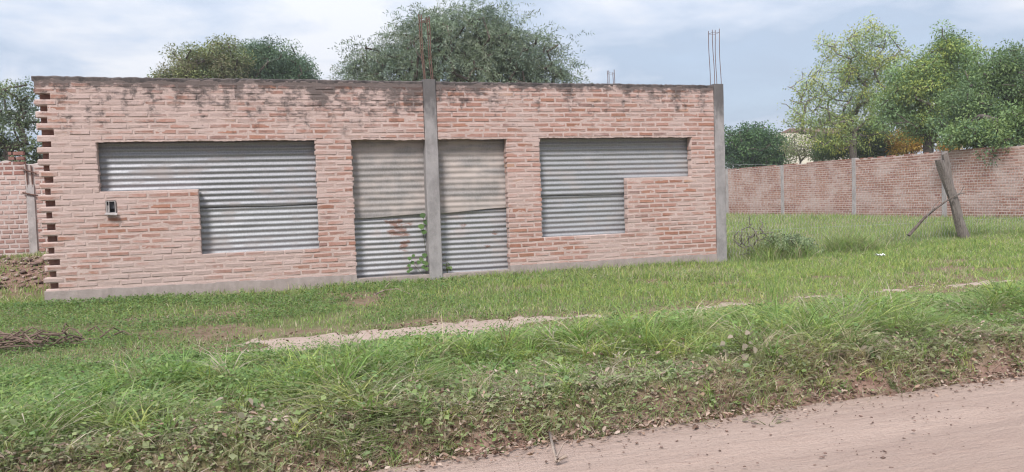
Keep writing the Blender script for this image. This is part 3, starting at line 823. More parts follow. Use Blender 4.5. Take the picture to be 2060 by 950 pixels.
def build_right_wall():
    X0, z0, z1 = 22.0, 0.0, 2.04
    w = empty('boundary_wall', (X0, 15.0, 0.0))
    tag(w, 'long red brick boundary wall with concrete posts across the grass lot', 'wall', kind='thing')
    # local s runs along -Y ... face towards -X
    s0, s1 = 1.0, 44.0
    posts = [3.6, 7.45, 11.25, 15.2, 19.1, 23.0, 27.0, 31.0, 35.0, 39.0, 43.0]
    op = [(p - 0.09, p + 0.09, -1, 3) for p in posts]
    # ragged top courses
    for i in range(60):
        a = random.uniform(s0, s1); op.append((a, a + random.uniform(0.15, 0.5), z1 - random.choice([0.04, 0.08]), 3))
    rows = lay_rows(s0, s1, -0.13, 29, 0.075, op, 0.258, 0.022)
    items = []
    for (a, b2, c, d, k) in rows:
        cy, cz = (a + b2) / 2, (c + d) / 2
        P = np.array([X0, cy, cz]) - CAM; dep = P @ fw; px = 1030 + FPX * (P @ rt) / dep; py = 475 - FPX * (P @ up) / dep
        vis = -40 < px < 2075 and dep > 0 and cz > 0.05
        items.append((((b2 - a) * (d - c) / (dep ** 3)) * (1 if vis else 0.001), a, b2, c, d))
    items.sort(key=lambda t: -t[0])
    V_, F_, C_ = [], [], []; nb = 0
    rot = lambda v: (v[1], -v[0], v[2])
    for i, (_, a, b2, c, d) in enumerate(items):
        V, F = box_brick(b2 - a, d - c, 0.1); V = [rot(v) for v in V]; cc = far_brick_colour(); p = (X0, (a + b2) / 2, (c + d) / 2)
        if i < 300: make_obj('brick', mesh_py('brick', V, F, M['farbrick'], np.array(cc, dtype=np.float32)), w, p)
        else:
            V_ += [(v[0] + p[0], v[1] + p[1], v[2] + p[2]) for v in V]; F_ += [tuple(q + nb for q in f) for f in F]; C_ += [cc] * len(V); nb += len(V)
    o = make_obj('smaller_bricks', mesh_py('smaller_bricks', V_, F_, M['farbrick'], np.array(C_, dtype=np.float32)), w); o['kind'] = 'stuff'
    # mortar core with a ragged top
    ys_ = np.arange(s0, s1, 0.12); V = []; F = []
    for i, y_ in enumerate(ys_):
        t = z1 - 0.05 * float(fbm(y_ * 1.3, 0.7, 111)) - 0.02 * random.random()
        V += [(X0, y_, -0.5), (X0, y_, t), (X0 + 0.13, y_, t), (X0 + 0.13, y_, -0.5)]
        if i:
            q = (i - 1) * 4
            for j in range(3): F.append((q + j, q + j + 1, q + 4 + j + 1, q + 4 + j))
    F.append((0, 3, 2, 1)); F.append(tuple(len(V) - 4 + j for j in range(4)))
    make_obj('mortar', mesh_py('mortar', V, F, M['farmortar']), w)
    for k, p in enumerate(posts):
        mb = MB(); h = z1 + random.uniform(-0.03, 0.06); n = 8
        pts = []
        V = []; F = []
        for i in range(n + 1):
            z = -0.5 + (h + 0.5) * i / n; e = 0.012 * (random.random() - 0.5)
            V += [(X0 - 0.03 + e, p + 0.082 + e, z), (X0 - 0.03 + e, p - 0.082 + e, z), (X0 + 0.14, p - 0.082 + e, z), (X0 + 0.14, p + 0.082 + e, z)]
            if i:
                q = (i - 1) * 4
                for j in range(4): F.append((q + j, q + (j + 1) % 4, q + 4 + (j + 1) % 4, q + 4 + j))
        F.append((3, 2, 1, 0)); F.append(tuple(n * 4 + j for j in range(4)))
        make_obj('concrete_post', mesh_py('concrete_post', V, F, M['post']), w)


def build_left_wall():
    Y0 = 5.0
    w = empty('broken_wall', (-3.0, Y0, 0.3))
    tag(w, 'crumbling old brick wall with white joints and broken top behind rubble', 'wall', kind='thing')
    ch, bl = 0.088, 0.165
    op = [(-1.42, -1.26, -1, 3)]
    for i in range(16):
        a = random.uniform(-7.0, -0.1); op.append((a, a + random.uniform(0.12, 0.45), random.choice([1.86, 1.95, 2.04]), 3))
    rows = lay_rows(-7.0, -0.02, 0.05, 24, ch, op, bl, 0.026, 0.5, 0.05)
    V_, F_, C_ = [], [], []; nb = 0; cnt = 0
    for (a, b2, c, d, k) in rows:
        V, F = box_brick(b2 - a, d - c - random.uniform(0, 0.012), 0.1)
        if k >= 19: cc = lerp((0.33, 0.175, 0.145), (0.25, 0.135, 0.115), random.random()) + (random.uniform(0, 0.3),)
        elif k % 2: cc = lerp((0.36, 0.21, 0.18), (0.30, 0.165, 0.14), random.random()) + (random.uniform(0.0, 0.5),)
        else: cc = lerp((0.42, 0.31, 0.275), (0.38, 0.26, 0.23), random.random()) + (random.uniform(0.7, 1.3),)
        p = ((a + b2) / 2, Y0, (c + d) / 2)
        if p[0] > -2.25 and p[0] < -0.55 and cnt < 300: make_obj('brick', mesh_py('brick', V, F, M['farbrick'], np.array(cc, dtype=np.float32)), w, p); cnt += 1
        else:
            V_ += [(v[0] + p[0], v[1] + p[1], v[2] + p[2]) for v in V]; F_ += [tuple(q + nb for q in f) for f in F]; C_ += [cc] * len(V); nb += len(V)
    o = make_obj('smaller_bricks', mesh_py('smaller_bricks', V_, F_, M['farbrick'], np.array(C_, dtype=np.float32)), w); o['kind'] = 'stuff'
    xs_ = np.arange(-7.0, -0.019, 0.06); V = []; F = []
    for i, x in enumerate(xs_):
        t = 1.92 + 0.22 * (float(fbm(x * 2.1, 0.7, 121)) - 0.5) + 0.03 * random.random()
        V += [(x, Y0 + 0.002, -0.3), (x, Y0 + 0.002, t), (x, Y0 + 0.13, t + 0.02), (x, Y0 + 0.13, -0.3)]
        if i:
            q = (i - 1) * 4
            for j in range(3): F.append((q + j, q + 4 + j, q + 4 + j + 1, q + j + 1))
    F.append((0, 1, 2, 3)); F.append(tuple(len(V) - 4 + j for j in range(4))[::-1])
    make_obj('mortar', mesh_py('mortar', V, F, M['oldmortar']), w)
    mb = MB(); mb.box((-1.40, Y0 - 0.03, -0.2), (-1.28, Y0 + 0.14, 1.55)); pc = mb.build('concrete_post', M['post'], w)
    for dx, t in ((0.02, 1.98), (0.10, 1.90)):
        q = MB(); q.tube([(-1.40 + dx, Y0 - 0.02, 1.5), (-1.40 + dx - 0.01, Y0 - 0.02, t)], 0.012, 6); q.build('rebar', M['rebar'], pc)
    for z, s in ((1.38, 0.03), (1.80, 0.05)):
        q = MB(); q.tube([(-1.46, Y0 - 0.04, z + s), (-1.36, Y0 - 0.05, z), (-1.22, Y0 - 0.04, z - s)], 0.016, 6); q.build('wire_tie', M['rebar'], pc)
build_right_wall(); build_left_wall()


# ------------------------------------------------------------------ foliage tools
def unit(v): return v / np.maximum(np.linalg.norm(v, axis=-1, keepdims=True), 1e-9)


def leaf_quads(P, D, Nn, length, width):
    """rhombic leaves: P base (n,3), D direction, Nn normal -> (n,4,3)"""
    S = unit(np.cross(D, Nn)); l = length[:, None]; w = width[:, None]
    mid = P + D * l * 0.45 + Nn * l * 0.06
    return np.stack([P, mid + S * w * 0.5, P + D * l, mid - S * w * 0.5], 1)


def quads_obj(name, Q, C, mat, parent=None):
    n = len(Q)
    V = Q.reshape(-1, 3); F = np.arange(n * 4).reshape(n, 4); CC = np.repeat(C, 4, axis=0)
    return make_obj(name, mesh_arrays(name, V, F, mat, CC), parent)


def skeleton(base, trunk_top, pts, r_base, parent, mat, wob=0.15, name='trunk', rmin=0.008, sides=5, upb=0.12):
    nodes_ = []; par = []
    n = 6; base = np.array(base, float); top = np.array(trunk_top, float); L_ = np.linalg.norm(top - base)
    for i in range(n + 1):
        t = i / n; p = base * (1 - t) + top * t
        if 0 < i: p = p + np.array([rng.normal(0, wob), rng.normal(0, wob), 0]) * 0.25 * L_ / 4
        nodes_.append(p); par.append(i - 1)
    order = np.argsort(np.linalg.norm(pts - top, axis=1))
    for i in order:
        p = pts[i]; A = np.array(nodes_); d = np.linalg.norm(A - p, axis=1) + 0.6 * np.maximum(0, A[:, 2] - p[2]) + (np.arange(len(A)) < 3) * 3.0
        j = int(np.argmin(d)); a = nodes_[j]; dist = np.linalg.norm(p - a)
        m = max(1, int(dist / 0.55)); prev = j
        for s in range(1, m + 1):
            t = s / m; q = a * (1 - t) + p * t
            if s < m: q = q + rng.normal(0, 0.06, 3) * dist * 0.5 + np.array([0, 0, upb * dist * math.sin(math.pi * t)])
            nodes_.append(q); par.append(prev); prev = len(nodes_) - 1
    k = len(nodes_); cnt = np.zeros(k)
    ch = np.bincount(np.array([q for q in par if q >= 0]), minlength=k)
    cnt[ch == 0] = 1
    for i in range(k - 1, 0, -1): cnt[par[i]] += cnt[i]
    rad = np.maximum(rmin, r_base * (cnt / cnt[0]) ** 0.5)
    for i in range(n + 1): rad[i] = max(rad[i], r_base * (1.25 - 0.35 * i / n) if i < n else rad[i])
    V = []; F = []
    A = np.array(nodes_); E = [(par[i], i) for i in range(1, k)]
    a = A[[e[0] for e in E]]; c = A[[e[1] for e in E]]
    d = unit(c - a); ref = np.where(np.abs(d[:, 2:3]) > 0.9, np.array([[1.0, 0, 0]]), np.array([[0, 0, 1.0]]))
    s1 = unit(np.cross(d, ref)); s2 = np.cross(d, s1)
    ra = np.minimum(rad[[e[0] for e in E]], rad[[e[1] for e in E]] * 1.6)[:, None]; rb = rad[[e[1] for e in E]][:, None]
    ringa = []; ringb = []
    for q in range(sides):
        t = 2 * math.pi * q / sides; o = s1 * math.cos(t) + s2 * math.sin(t)
        ringa.append(a + o * ra - d * ra * 0.3); ringb.append(c + o * rb)
    R = np.stack(ringa + ringb, 1); m = len(E)
    b0 = (np.arange(m) * 2 * sides)[:, None]
    F = np.concatenate([np.stack([b0[:, 0] + q, b0[:, 0] + (q + 1) % sides, b0[:, 0] + sides + (q + 1) % sides, b0[:, 0] + sides + q], -1) for q in range(sides)])
    return make_obj(name, mesh_arrays(name, R.reshape(-1, 3), F, mat, None, True), parent)


def crown_points(blobs, n, bias=2.4):
    w = np.array([b[3] * b[4] * b[5] for b in blobs]); w = w ** 0.8; w /= w.sum()
    out = []
    for b, k in zip(blobs, np.maximum(1, (w * n).astype(int))):
        d = unit(rng.normal(size=(k, 3))); r = rng.random(k) ** (1 / bias)
        # lumpy radius so that the outline is uneven
        lump = 0.82 + 0.36 * vnoise(d[:, 0] * 2.6 + b[0] * 3 + 20, d[:, 2] * 2.6 + d[:, 1] * 1.7 + 20, 7)
        out.append(np.array(b[:3]) + d * r[:, None] * lump[:, None] * np.array(b[3:6]))
    return np.concatenate(out)


def tree(name, label, base, top, blobs, ncl, nleaf, spread, lsize, lasp, cols, r_base, group=None, droop=0.3, bark='bark', seed=1, cat='tree', bias=2.4, feather=False, upb=0.12, rmin=0.008):
    global rng
    rng = np.random.default_rng(seed)
    root = empty(name, base); tag(root, label, cat, group)
    pts = crown_points(blobs, ncl, bias)
    skeleton(base, top, pts, r_base, root, M[bark], upb=upb, rmin=rmin)
    cen = np.mean(pts, 0)
    cols = np.array(cols, float) * 1.65
    k = len(pts)
    cc = cols[rng.integers(0, len(cols), k)] * rng.uniform(0.7, 1.3, (k, 1))
    if not feather: nleaf = int(nleaf * 1.6); lsize = lsize * 0.78; spread = spread * 0.88
    if feather:
        per = nleaf                      # sprays: arching twigs with rows of narrow leaflets
        nt = 8; seg = 11
        T = k * nt
        P0 = np.repeat(pts, nt, 0) + rng.normal(0, spread * 0.4, (T, 3))
        outd = unit(np.repeat(unit(pts - cen), nt, 0) * 0.9 + rng.normal(0, 0.6, (T, 3)))
        ln = rng.uniform(0.5, 1.15, T)[:, None] * spread * 1.9
        Q = []; C = []
        cct = np.repeat(cc, nt, 0) * rng.uniform(0.85, 1.15, (T, 1))
        for s in range(seg):
            t = (s + 0.5) / seg
            p = P0 + outd * ln * t + np.array([0, 0, -1.0]) * ln * (droop * t * t)
            tang = unit(outd + np.array([0, 0, -2.0 * droop * t]))
            for sd in (-1, 1):
                side = unit(np.cross(tang, rng.normal(size=(T, 3))))
                D = unit(tang * 0.5 + side * sd + rng.normal(0, 0.25, (T, 3)) + np.array([0, 0, -0.25]))
                Nn = unit(np.cross(D, rng.normal(size=(T, 3))))
                Q.append(leaf_quads(p, D, Nn, lsize * rng.uniform(0.7, 1.3, T), lsize * lasp * rng.uniform(0.7, 1.3, T)))
                C.append(cct * rng.uniform(0.85, 1.15, (T, 1)))
        Q = np.concatenate(Q); C = np.concatenate(C)
    else:
        T = k * nleaf
        off = rng.normal(0, 1, (T, 3)); off = off / np.maximum(1, np.linalg.norm(off, axis=1, keepdims=True) / 1.9)
        P = np.repeat(pts, nleaf, 0) + off * spread * np.array([1, 1, 0.75])
        D = unit(unit(off) * 0.8 + rng.normal(0, 0.6, (T, 3)) + np.array([0, 0, -droop]))
        Nn = unit(np.cross(np.cross(D, unit(rng.normal(0, 0.8, (T, 3)) + np.array([0, 0, 1.0]))), D))
        Q = leaf_quads(P, D, Nn, lsize * rng.uniform(0.6, 1.3, T), lsize * lasp * rng.uniform(0.7, 1.2, T))
        C = np.repeat(cc, nleaf, 0) * rng.uniform(0.88, 1.12, (T, 1))
    quads_obj('crown', Q, np.clip(C, 0, 1), M['leaf'], root)
    return root


def pblob(px, py, t, rpx, rpz, ry=None):
    """a crown lobe given by picture size at depth t (turned into metres where it stands)"""
    c = at(px, py, t); k = t / FPX
    return (c[0], c[1], c[2], rpx * k, (ry if ry else rpx * k * 0.9), rpz * k)


def gz(p): return float(ground_z(p[0], p[1]))


def plant_base(px, t):
    p = at(px, 400, t); return (p[0], p[1], gz(p))


def build_trees():
    # beyond the broken wall on the left
    t = 24.0; b = plant_base(22, t)
    tree('leafy_tree', 'mottled grey-green tree with sky gaps behind the crumbling wall', b, at(22, 330, t), [pblob(-45, 240, t, 70, 78), pblob(45, 250, t, 48, 72), pblob(58, 190, t, 24, 34), pblob(5, 220, t, 52, 52), pblob(20, 310, t, 78, 42)], 140, 52, 0.17, 0.12, 0.5, [(0.09, 0.115, 0.075), (0.11, 0.135, 0.07), (0.075, 0.10, 0.075)], 0.2, seed=3, bias=3.0)
    # two rounded crowns over the parapet
    t = 33.0
    tree('round_tree', 'olive brown-green rounded tree showing above the parapet left of the dark one', plant_base(425, t + 1), at(425, 215, t), [pblob(420, 150, t, 82, 62), pblob(370, 172, t, 60, 40), pblob(455, 122, t, 42, 38), pblob(320, 160, t - 0.5, 26, 16)], 260, 95, 0.27, 0.13, 0.45, [(0.105, 0.12, 0.06), (0.13, 0.14, 0.06), (0.09, 0.115, 0.065), (0.125, 0.115, 0.07)], 0.3, seed=5)
    tree('round_tree', 'dark blue-green rounded tree showing above the parapet right of the olive one', plant_base(555, t + 3), at(555, 215, t + 2), [pblob(550, 150, t + 2, 78, 66), pblob(590, 170, t + 2, 48, 45), pblob(520, 118, t + 2, 40, 34)], 260, 95, 0.28, 0.13, 0.45, [(0.06, 0.095, 0.06), (0.075, 0.11, 0.065), (0.055, 0.085, 0.06)], 0.3, seed=6)
    # the big feathery tree
    t = 27.0
    tree('feathery_tree', 'large spreading feathery tree rising behind the parapet and centre column', plant_base(935, t), at(930, 230, t), [pblob(930, 120, t, 155, 86), pblob(795, 130, t, 90, 56), pblob(1060, 130, t, 88, 58), pblob(965, 74, t, 92, 44), pblob(865, 84, t, 66, 38), pblob(748, 140, t, 38, 36), pblob(1105, 142, t, 38, 36)], 460, 0, 0.50, 0.13, 0.2, [(0.11, 0.14, 0.10), (0.125, 0.155, 0.105), (0.09, 0.12, 0.095), (0.13, 0.15, 0.11)], 0.38, droop=0.45, seed=8, feather=True, bias=2.6)
    # beyond the boundary wall on the right
    t = 45.0
    tree('dense_bush_tree', 'dense dark green bush just right of the corner column over the wall', plant_base(1510, t), at(1510, 330, t), [pblob(1512, 305, t, 62, 52), pblob(1475, 300, t, 45, 48), pblob(1555, 312, t, 42, 42), pblob(1525, 275, t, 38, 26)], 210, 85, 0.30, 0.17, 0.5, [(0.045, 0.085, 0.035), (0.06, 0.105, 0.04), (0.04, 0.075, 0.04)], 0.25, seed=11)
    t = 40.0
    tree('bare_tree', 'thin nearly bare tree with a few leaves beside the dark bush', plant_base(1640, t), at(1640, 300, t), [pblob(1597, 232, t, 26, 82), pblob(1632, 215, t, 30, 85)], 110, 4, 0.25, 0.14, 0.42, [(0.13, 0.17, 0.06), (0.15, 0.17, 0.07)], 0.10, seed=12, bark='palebark', bias=3.2, upb=0.25, rmin=0.016)
    t = 35.5
    tree('tall_pale_tree', 'tall airy yellow-green tree with thin upright limbs over the wall', plant_base(1720, t), at(1716, 268, t), [pblob(1690, 130, t, 52, 70), pblob(1745, 115, t, 52, 72), pblob(1650, 195, t, 42, 62), pblob(1730, 195, t, 62, 70), pblob(1800, 135, t, 42, 62), pblob(1755, 65, t, 30, 26), pblob(1640, 255, t, 34, 42), pblob(1710, 262, t, 70, 45), pblob(1600, 235, t, 26, 40), pblob(1780, 245, t, 40, 45)], 380, 40, 0.24, 0.16, 0.34, [(0.18, 0.215, 0.07), (0.16, 0.20, 0.075), (0.22, 0.225, 0.06), (0.13, 0.18, 0.08)], 0.16, seed=13, bark='palebark', droop=0.5, bias=2.8, upb=0.3, rmin=0.014)
    t = 31.0
    tree('green_tree', 'mid green tree with yellowish tips and forked trunk on the wall', plant_base(1868, t), at(1868, 285, t), [pblob(1850, 205, t, 72, 70), pblob(1905, 145, t, 58, 62), pblob(1925, 110, t, 42, 52), pblob(1895, 82, t, 28, 28), pblob(1830, 165, t, 42, 45), pblob(1940, 195, t, 60, 60), pblob(1800, 225, t, 40, 40), pblob(1900, 250, t, 60, 40)], 400, 75, 0.24, 0.15, 0.36, [(0.135, 0.185, 0.06), (0.11, 0.165, 0.065), (0.185, 0.215, 0.06), (0.095, 0.145, 0.065)], 0.2, seed=14, droop=0.45, upb=0.2)
    t = 25.5
    tree('dark_tree', 'dark green spreading tree hanging over the wall at the right edge', plant_base(2010, t + 1.5), at(2010, 270, t + 1.2), [pblob(2005, 200, t + 0.8, 72, 92), pblob(2060, 190, t + 0.8, 60, 95), pblob(1950, 235, t + 0.5, 62, 62), pblob(2020, 135, t + 0.8, 45, 42), pblob(1945, 275, 22.9, 50, 28), pblob(2050, 255, 21.8, 60, 34), pblob(2005, 285, 21.9, 28, 28), pblob(1990, 265, 22.5, 50, 30), pblob(2090, 230, t + 0.8, 60, 75)], 480, 75, 0.22, 0.13, 0.42, [(0.08, 0.12, 0.055), (0.095, 0.14, 0.056), (0.12, 0.165, 0.062), (0.065, 0.102, 0.056)], 0.22, seed=15, droop=0.35)
    t = 36.0
    tree('orange_shrub', 'orange-yellow autumn shrub glowing between the trunks above the wall', plant_base(1828, t), at(1828, 320, t), [pblob(1826, 285, t, 36, 30), pblob(1905, 296, t, 18, 12)], 60, 80, 0.22, 0.14, 0.5, [(0.27, 0.17, 0.035), (0.24, 0.17, 0.04), (0.27, 0.14, 0.035)], 0.07, seed=16, cat='shrub')
    t = 37.5
    tree('low_shrub', 'low mixed green shrub along the wall below the tall pale tree', plant_base(1740, t), at(1740, 320, t), [pblob(1740, 290, t, 62, 34), pblob(1680, 300, t, 45, 25), pblob(1790, 300, t, 30, 20)], 130, 75, 0.25, 0.15, 0.5, [(0.06, 0.095, 0.045), (0.085, 0.12, 0.04), (0.06, 0.075, 0.055)], 0.08, seed=17, cat='shrub')
    t = 39.0
    tree('twiggy_shrub', 'grey twiggy shrub between the dark bush and the low shrub', plant_base(1610, t), at(1610, 325, t), [pblob(1608, 302, t, 34, 26), pblob(1655, 300, t, 30, 24)], 70, 26, 0.22, 0.13, 0.45, [(0.12, 0.14, 0.06), (0.15, 0.15, 0.09), (0.10, 0.12, 0.06)], 0.05, seed=18, cat='shrub', bark='palebark')
    # a house glimpsed between the trees
    h = empty('house', at(1640, 330, 60)); tag(h, 'pale house with brown roof glimpsed between trees beyond the wall', 'house')
    c = at(1650, 330, 60); hz = at(1650, 268, 60)[2]
    q = MB(); q.box((c[0] - 3.6, c[1], 0), (c[0] + 3.6, c[1] + 5, hz)); q.build('wall', M['house'], h)
    q = MB(); rz = at(1650, 252, 60)[2]
    q.add([(c[0] - 0.8, c[1] - 0.4, hz), (c[0] + 4.2, c[1] - 0.4, hz), (c[0] + 4.2, c[1] + 5.4, hz), (c[0] - 0.8, c[1] + 5.4, hz), (c[0] - 0.8, c[1] + 2.5, rz), (c[0] + 4.2, c[1] + 2.5, rz)],
          [(0, 1, 5, 4), (2, 3, 4, 5), (1, 2, 5), (3, 0, 4), (3, 2, 1, 0)]); q.build('roof', M['roof'], h)
build_trees()


# ------------------------------------------------------------------ grass and weeds
rng = np.random.default_rng(21)


def in_view(x, y, z, mpx=170):
    P = np.stack([x, y, z], -1) - CAM; d = P @ fw
    px = 1030 + FPX * (P @ rt) / np.maximum(d, 0.1); py = 475 - FPX * (P @ up) / np.maximum(d, 0.1)
    return (d > 0.5) & (px > -mpx) & (px < 2060 + mpx) & (py < 950 + 140), d


def blades(x, y, z, h, w, lean, seg):
    """tapering bent blades -> V, F(tri), per-blade vertex count"""
    n = len(x); a = rng.uniform(0, 2 * math.pi, n); ld = rng.uniform(0, 2 * math.pi, n)
    side = np.stack([np.cos(a), np.sin(a), np.zeros(n)], -1); ldir = np.stack([np.cos(ld), np.sin(ld), np.zeros(n)], -1)
    B = np.stack([x, y, z], -1); V = []
    for s in range(seg):
        t = s / seg; wd = (w * (1 - 0.55 * t))[:, None]
        c = B + ldir * (h * lean * t * t)[:, None]; c[:, 2] += h * (t - 0.35 * np.minimum(lean, 1.4) * t * t)
        V += [c - side * wd / 2, c + side * wd / 2]
    c = B + ldir * (h * lean)[:, None]; c[:, 2] += h * (1 - 0.35 * np.minimum(lean, 1.4)); V.append(c)
    k = 2 * seg + 1; V = np.stack(V, 1)
    f = []
    for s in range(seg - 1): f += [(2 * s, 2 * s + 1, 2 * s + 3), (2 * s, 2 * s + 3, 2 * s + 2)]
    f.append((2 * seg - 2, 2 * seg - 1, 2 * seg)); f = np.array(f)
    F = (np.arange(n) * k)[:, None, None] + f[None]
    return V.reshape(-1, 3), F.reshape(-1, 3), k


def scatter(n, x0, x1, y0, y1): return rng.uniform(x0, x1, n), rng.uniform(y0, y1, n)


def pick(cols, n, p=None): return np.array(cols)[rng.choice(len(cols), n, p=p)]


GREEN = [(0.185, 0.28, 0.085), (0.155, 0.24, 0.078), (0.225, 0.315, 0.10), (0.175, 0.255, 0.092)]
LIME = [(0.31, 0.375, 0.115), (0.33, 0.36, 0.12)]
OLIVE = [(0.225, 0.25, 0.12), (0.20, 0.225, 0.11), (0.26, 0.265, 0.15)]
DRY = [(0.39, 0.32, 0.235), (0.45, 0.38, 0.285), (0.32, 0.255, 0.19), (0.42, 0.365, 0.295)]


def mixcols(n, wts):
    """wts (n,4): green, lime, olive, dry"""
    u = rng.random(n); cw = np.cumsum(wts, 1); cw /= cw[:, -1:]
    c = pick(GREEN, n)
    for i, P in ((1, LIME), (2, OLIVE), (3, DRY)):
        m = u > cw[:, i - 1]; c[m] = pick(P, int(m.sum()))
    return np.clip(c * 1.15 * rng.uniform(0.72, 1.28, (n, 1)), 0, 1)


def build_grass():
    # ---- short lawn between the building and the path
    x, y = scatter(260000, -3.0, 18.5, -3.9, 0.1)
    z = ground_z(x, y); ok, d = in_view(x, y, z)
    pm = path_mask(x, y)
    bare = fbm(x * 1.3, y * 2.2, 63)
    keep = ok & (rng.random(len(x)) < (1 - 0.96 * sstep(0.25, 0.85, pm)) * (1 - 0.85 * sstep(0.61, 0.70, bare)) * (0.40 + 0.55 * sstep(2.0, 6.0, x)) * (1.15 - 0.6 * sstep(0.35, 0.7, fbm(x * 2.2, y * 2.2, 67))))
    keep &= ~((x > -0.02) & (x < 9.88) & (y > -0.02))
    x, y, z, d, pm = x[keep], y[keep], z[keep], d[keep], pm[keep]; n = len(x)
    tall = fbm(x * 0.8, y * 1.2, 65); nearw = sstep(-0.30, -0.03, y) * ((x > 0) & (x < 9.9))
    h = rng.uniform(0.03, 0.10, n) * (0.45 + 1.2 * tall) * (1 + 0.5 * nearw) + 0.02 * sstep(5, 9, x)
    h *= 1 - 0.6 * sstep(-2.9, -3.5, y) * sstep(1.5, 3, x)
    V, F, k = blades(x, y, z - 0.004, h, rng.uniform(0.005, 0.012, n) * (d / 11), rng.uniform(0.1, 1.1, n), 2)
    lime = sstep(4.5, 8, x) * 0.30 + 0.10 + 0.35 * sstep(0.55, 0.7, fbm(x * 1.1 + 9, y * 1.6, 69))
    dryw = 0.10 + 0.30 * sstep(0.5, 0.68, fbm(x * 0.9, y * 1.4, 70)) + 0.35 * sstep(-3.1, -3.8, y)
    wt = np.stack([0.62 + 0 * x, lime, 0.16 + 0.1 * tall, dryw], 1)
    C = np.repeat(mixcols(n, wt), k, 0)
    tag(make_obj('lawn_grass', mesh_arrays('lawn_grass', V, F, M['grass'], C)), 'short bright green lawn grass between building and dirt path', 'grass', kind='stuff')
    # ---- clover and creeping broad leaves, mostly at the left
    x, y = scatter(230000, -3.2, 9.0, -6.3, 0.0)
    z = ground_z(x, y); ok, d = in_view(x, y, z)
    den = sstep(0.40, 0.62, fbm(x * 1.0, y * 1.4, 75)) * (1.0 - 0.85 * sstep(1.5, 6.0, x)) + 0.25 * sstep(0.52, 0.66, fbm(x * 1.7, y * 1.9, 76)) * (y < -4.0)
    den = np.maximum(den, 0.55 * sstep(3.0, 0.5, x))
    keep = ok & (rng.random(len(x)) < den * (1 - 0.98 * sstep(0.1, 0.5, path_mask(x, y))) * sstep(0.3, 0.7, y - edge_y(x)) * (1 - 0.75 * sstep(0.61, 0.70, fbm(x * 1.3, y * 2.2, 63))))
    keep &= ~((x > -0.02) & (y > -0.03))
    x, y, z, d = x[keep], y[keep], z[keep], d[keep]; n = len(x)
    P = np.stack([x, y, z + rng.uniform(0.015, 0.07, n) * (1 + 1.2 * (y < -4.2))], -1)
    D = unit(np.stack([rng.normal(0, 1, n), rng.normal(0, 1, n), rng.normal(0.1, 0.3, n)], -1)); Nn = unit(np.cross(np.cross(D, np.array([[0, 0, 1.0]]) + rng.normal(0, 0.35, (n, 3))), D))
    Q = leaf_quads(P, D, Nn, rng.uniform(0.016, 0.036, n) * (d / 9), rng.uniform(0.013, 0.026, n) * (d / 9))
    C = np.clip(pick([(0.135, 0.215, 0.075), (0.16, 0.24, 0.08), (0.115, 0.185, 0.08), (0.19, 0.255, 0.095)], n) * rng.uniform(0.75, 1.25, (n, 1)), 0, 1)
    tag(quads_obj('clover', Q, C, M['grass']), 'low clover and creeping leaves carpeting the ground toward the left', 'ground cover', kind='stuff')
    # ---- tall tangled verge beside the road: fine fill, then coarse tufts of one colour each
    def verge_cols(n, x, y, e):
        dust = sstep(1.1, 0.1, e)
        wt = np.stack([0.55 - 0.15 * dust, 0.10 + 0.35 * sstep(0.52, 0.68, fbm(x * 0.8 + 4, y * 1.3, 89)), 0.20 + 0.10 * dust, 0.14 + 0.30 * dust + 0.22 * sstep(0.6, 0.75, fbm(x * 1.2, y * 1.2, 88))], 1)
        c0 = mixcols(n, wt); dd = (dust * rng.uniform(0.0, 0.32, n))[:, None]
        return c0 * (1 - dd) + np.array([0.43, 0.375, 0.28]) * dd
    def vheight(x, y, e, cl):
        return (0.07 + 0.22 * sstep(0.32, 0.72, cl)) * (0.55 + 0.45 * sstep(0.1, 0.8, e)) * (0.16 + 0.84 * sstep(-4.3, -5.5, y) + 0.30 * sstep(5.6, 7.0, x) * sstep(-3.7, -4.3, y))
    x, y = scatter(230000, -2.5, 13.5, -7.05, -3.95)
    z = ground_z(x, y); ok, d = in_view(x, y, z); e = y - edge_y(x)
    cl = fbm(x * 1.5, y * 1.9, 85); fine = fbm(x * 5, y * 5, 86)
    keep = ok & (rng.random(len(x)) < sstep(-0.03, 0.16, e + 0.22 * (cl - 0.5)) * (1 - 0.97 * sstep(0.1, 0.5, path_mask(x, y))) * np.maximum(0.30 + 0.75 * sstep(0.38, 0.6, fine), 0.65 * sstep(0.5, 0.2, e)))
    x, y, z, d, e, cl = x[keep], y[keep], z[keep], d[keep], e[keep], cl[keep]; n = len(x)
    h = vheight(x, y, e, cl) * rng.uniform(0.35, 0.95, n)
    V, F, k = blades(x, y, z - 0.005, h, rng.uniform(0.004, 0.010, n) * np.clip(d / 7, 0.8, 1.6), rng.uniform(0.3, 1.9, n), 3)
    C = np.repeat(verge_cols(n, x, y, e), k, 0)
    tx, ty = scatter(4300, -2.5, 13.0, -7.0, -3.95); te = ty - edge_y(tx); tz = ground_z(tx, ty); ok, _ = in_view(tx, ty, tz)
    keep = ok & (rng.random(len(tx)) < sstep(0.0, 0.18, te) * (1 - sstep(0.05, 0.4, path_mask(tx, ty)))); tx, ty, te = tx[keep], ty[keep], te[keep]; m = len(tx)
    tc = verge_cols(m, tx, ty, te); nb = rng.integers(8, 26, m); src = np.repeat(np.arange(m), nb); n2 = len(src)
    x2 = tx[src] + rng.normal(0, 0.022, n2); y2 = ty[src] + rng.normal(0, 0.022, n2)
    th = (vheight(tx, ty, te, fbm(tx * 1.5, ty * 1.9, 85)) * rng.uniform(0.75, 1.7, m))[src]
    tw = rng.uniform(0.005, 0.014, m)[src]; tl = rng.uniform(0.6, 2.2, m)[src]
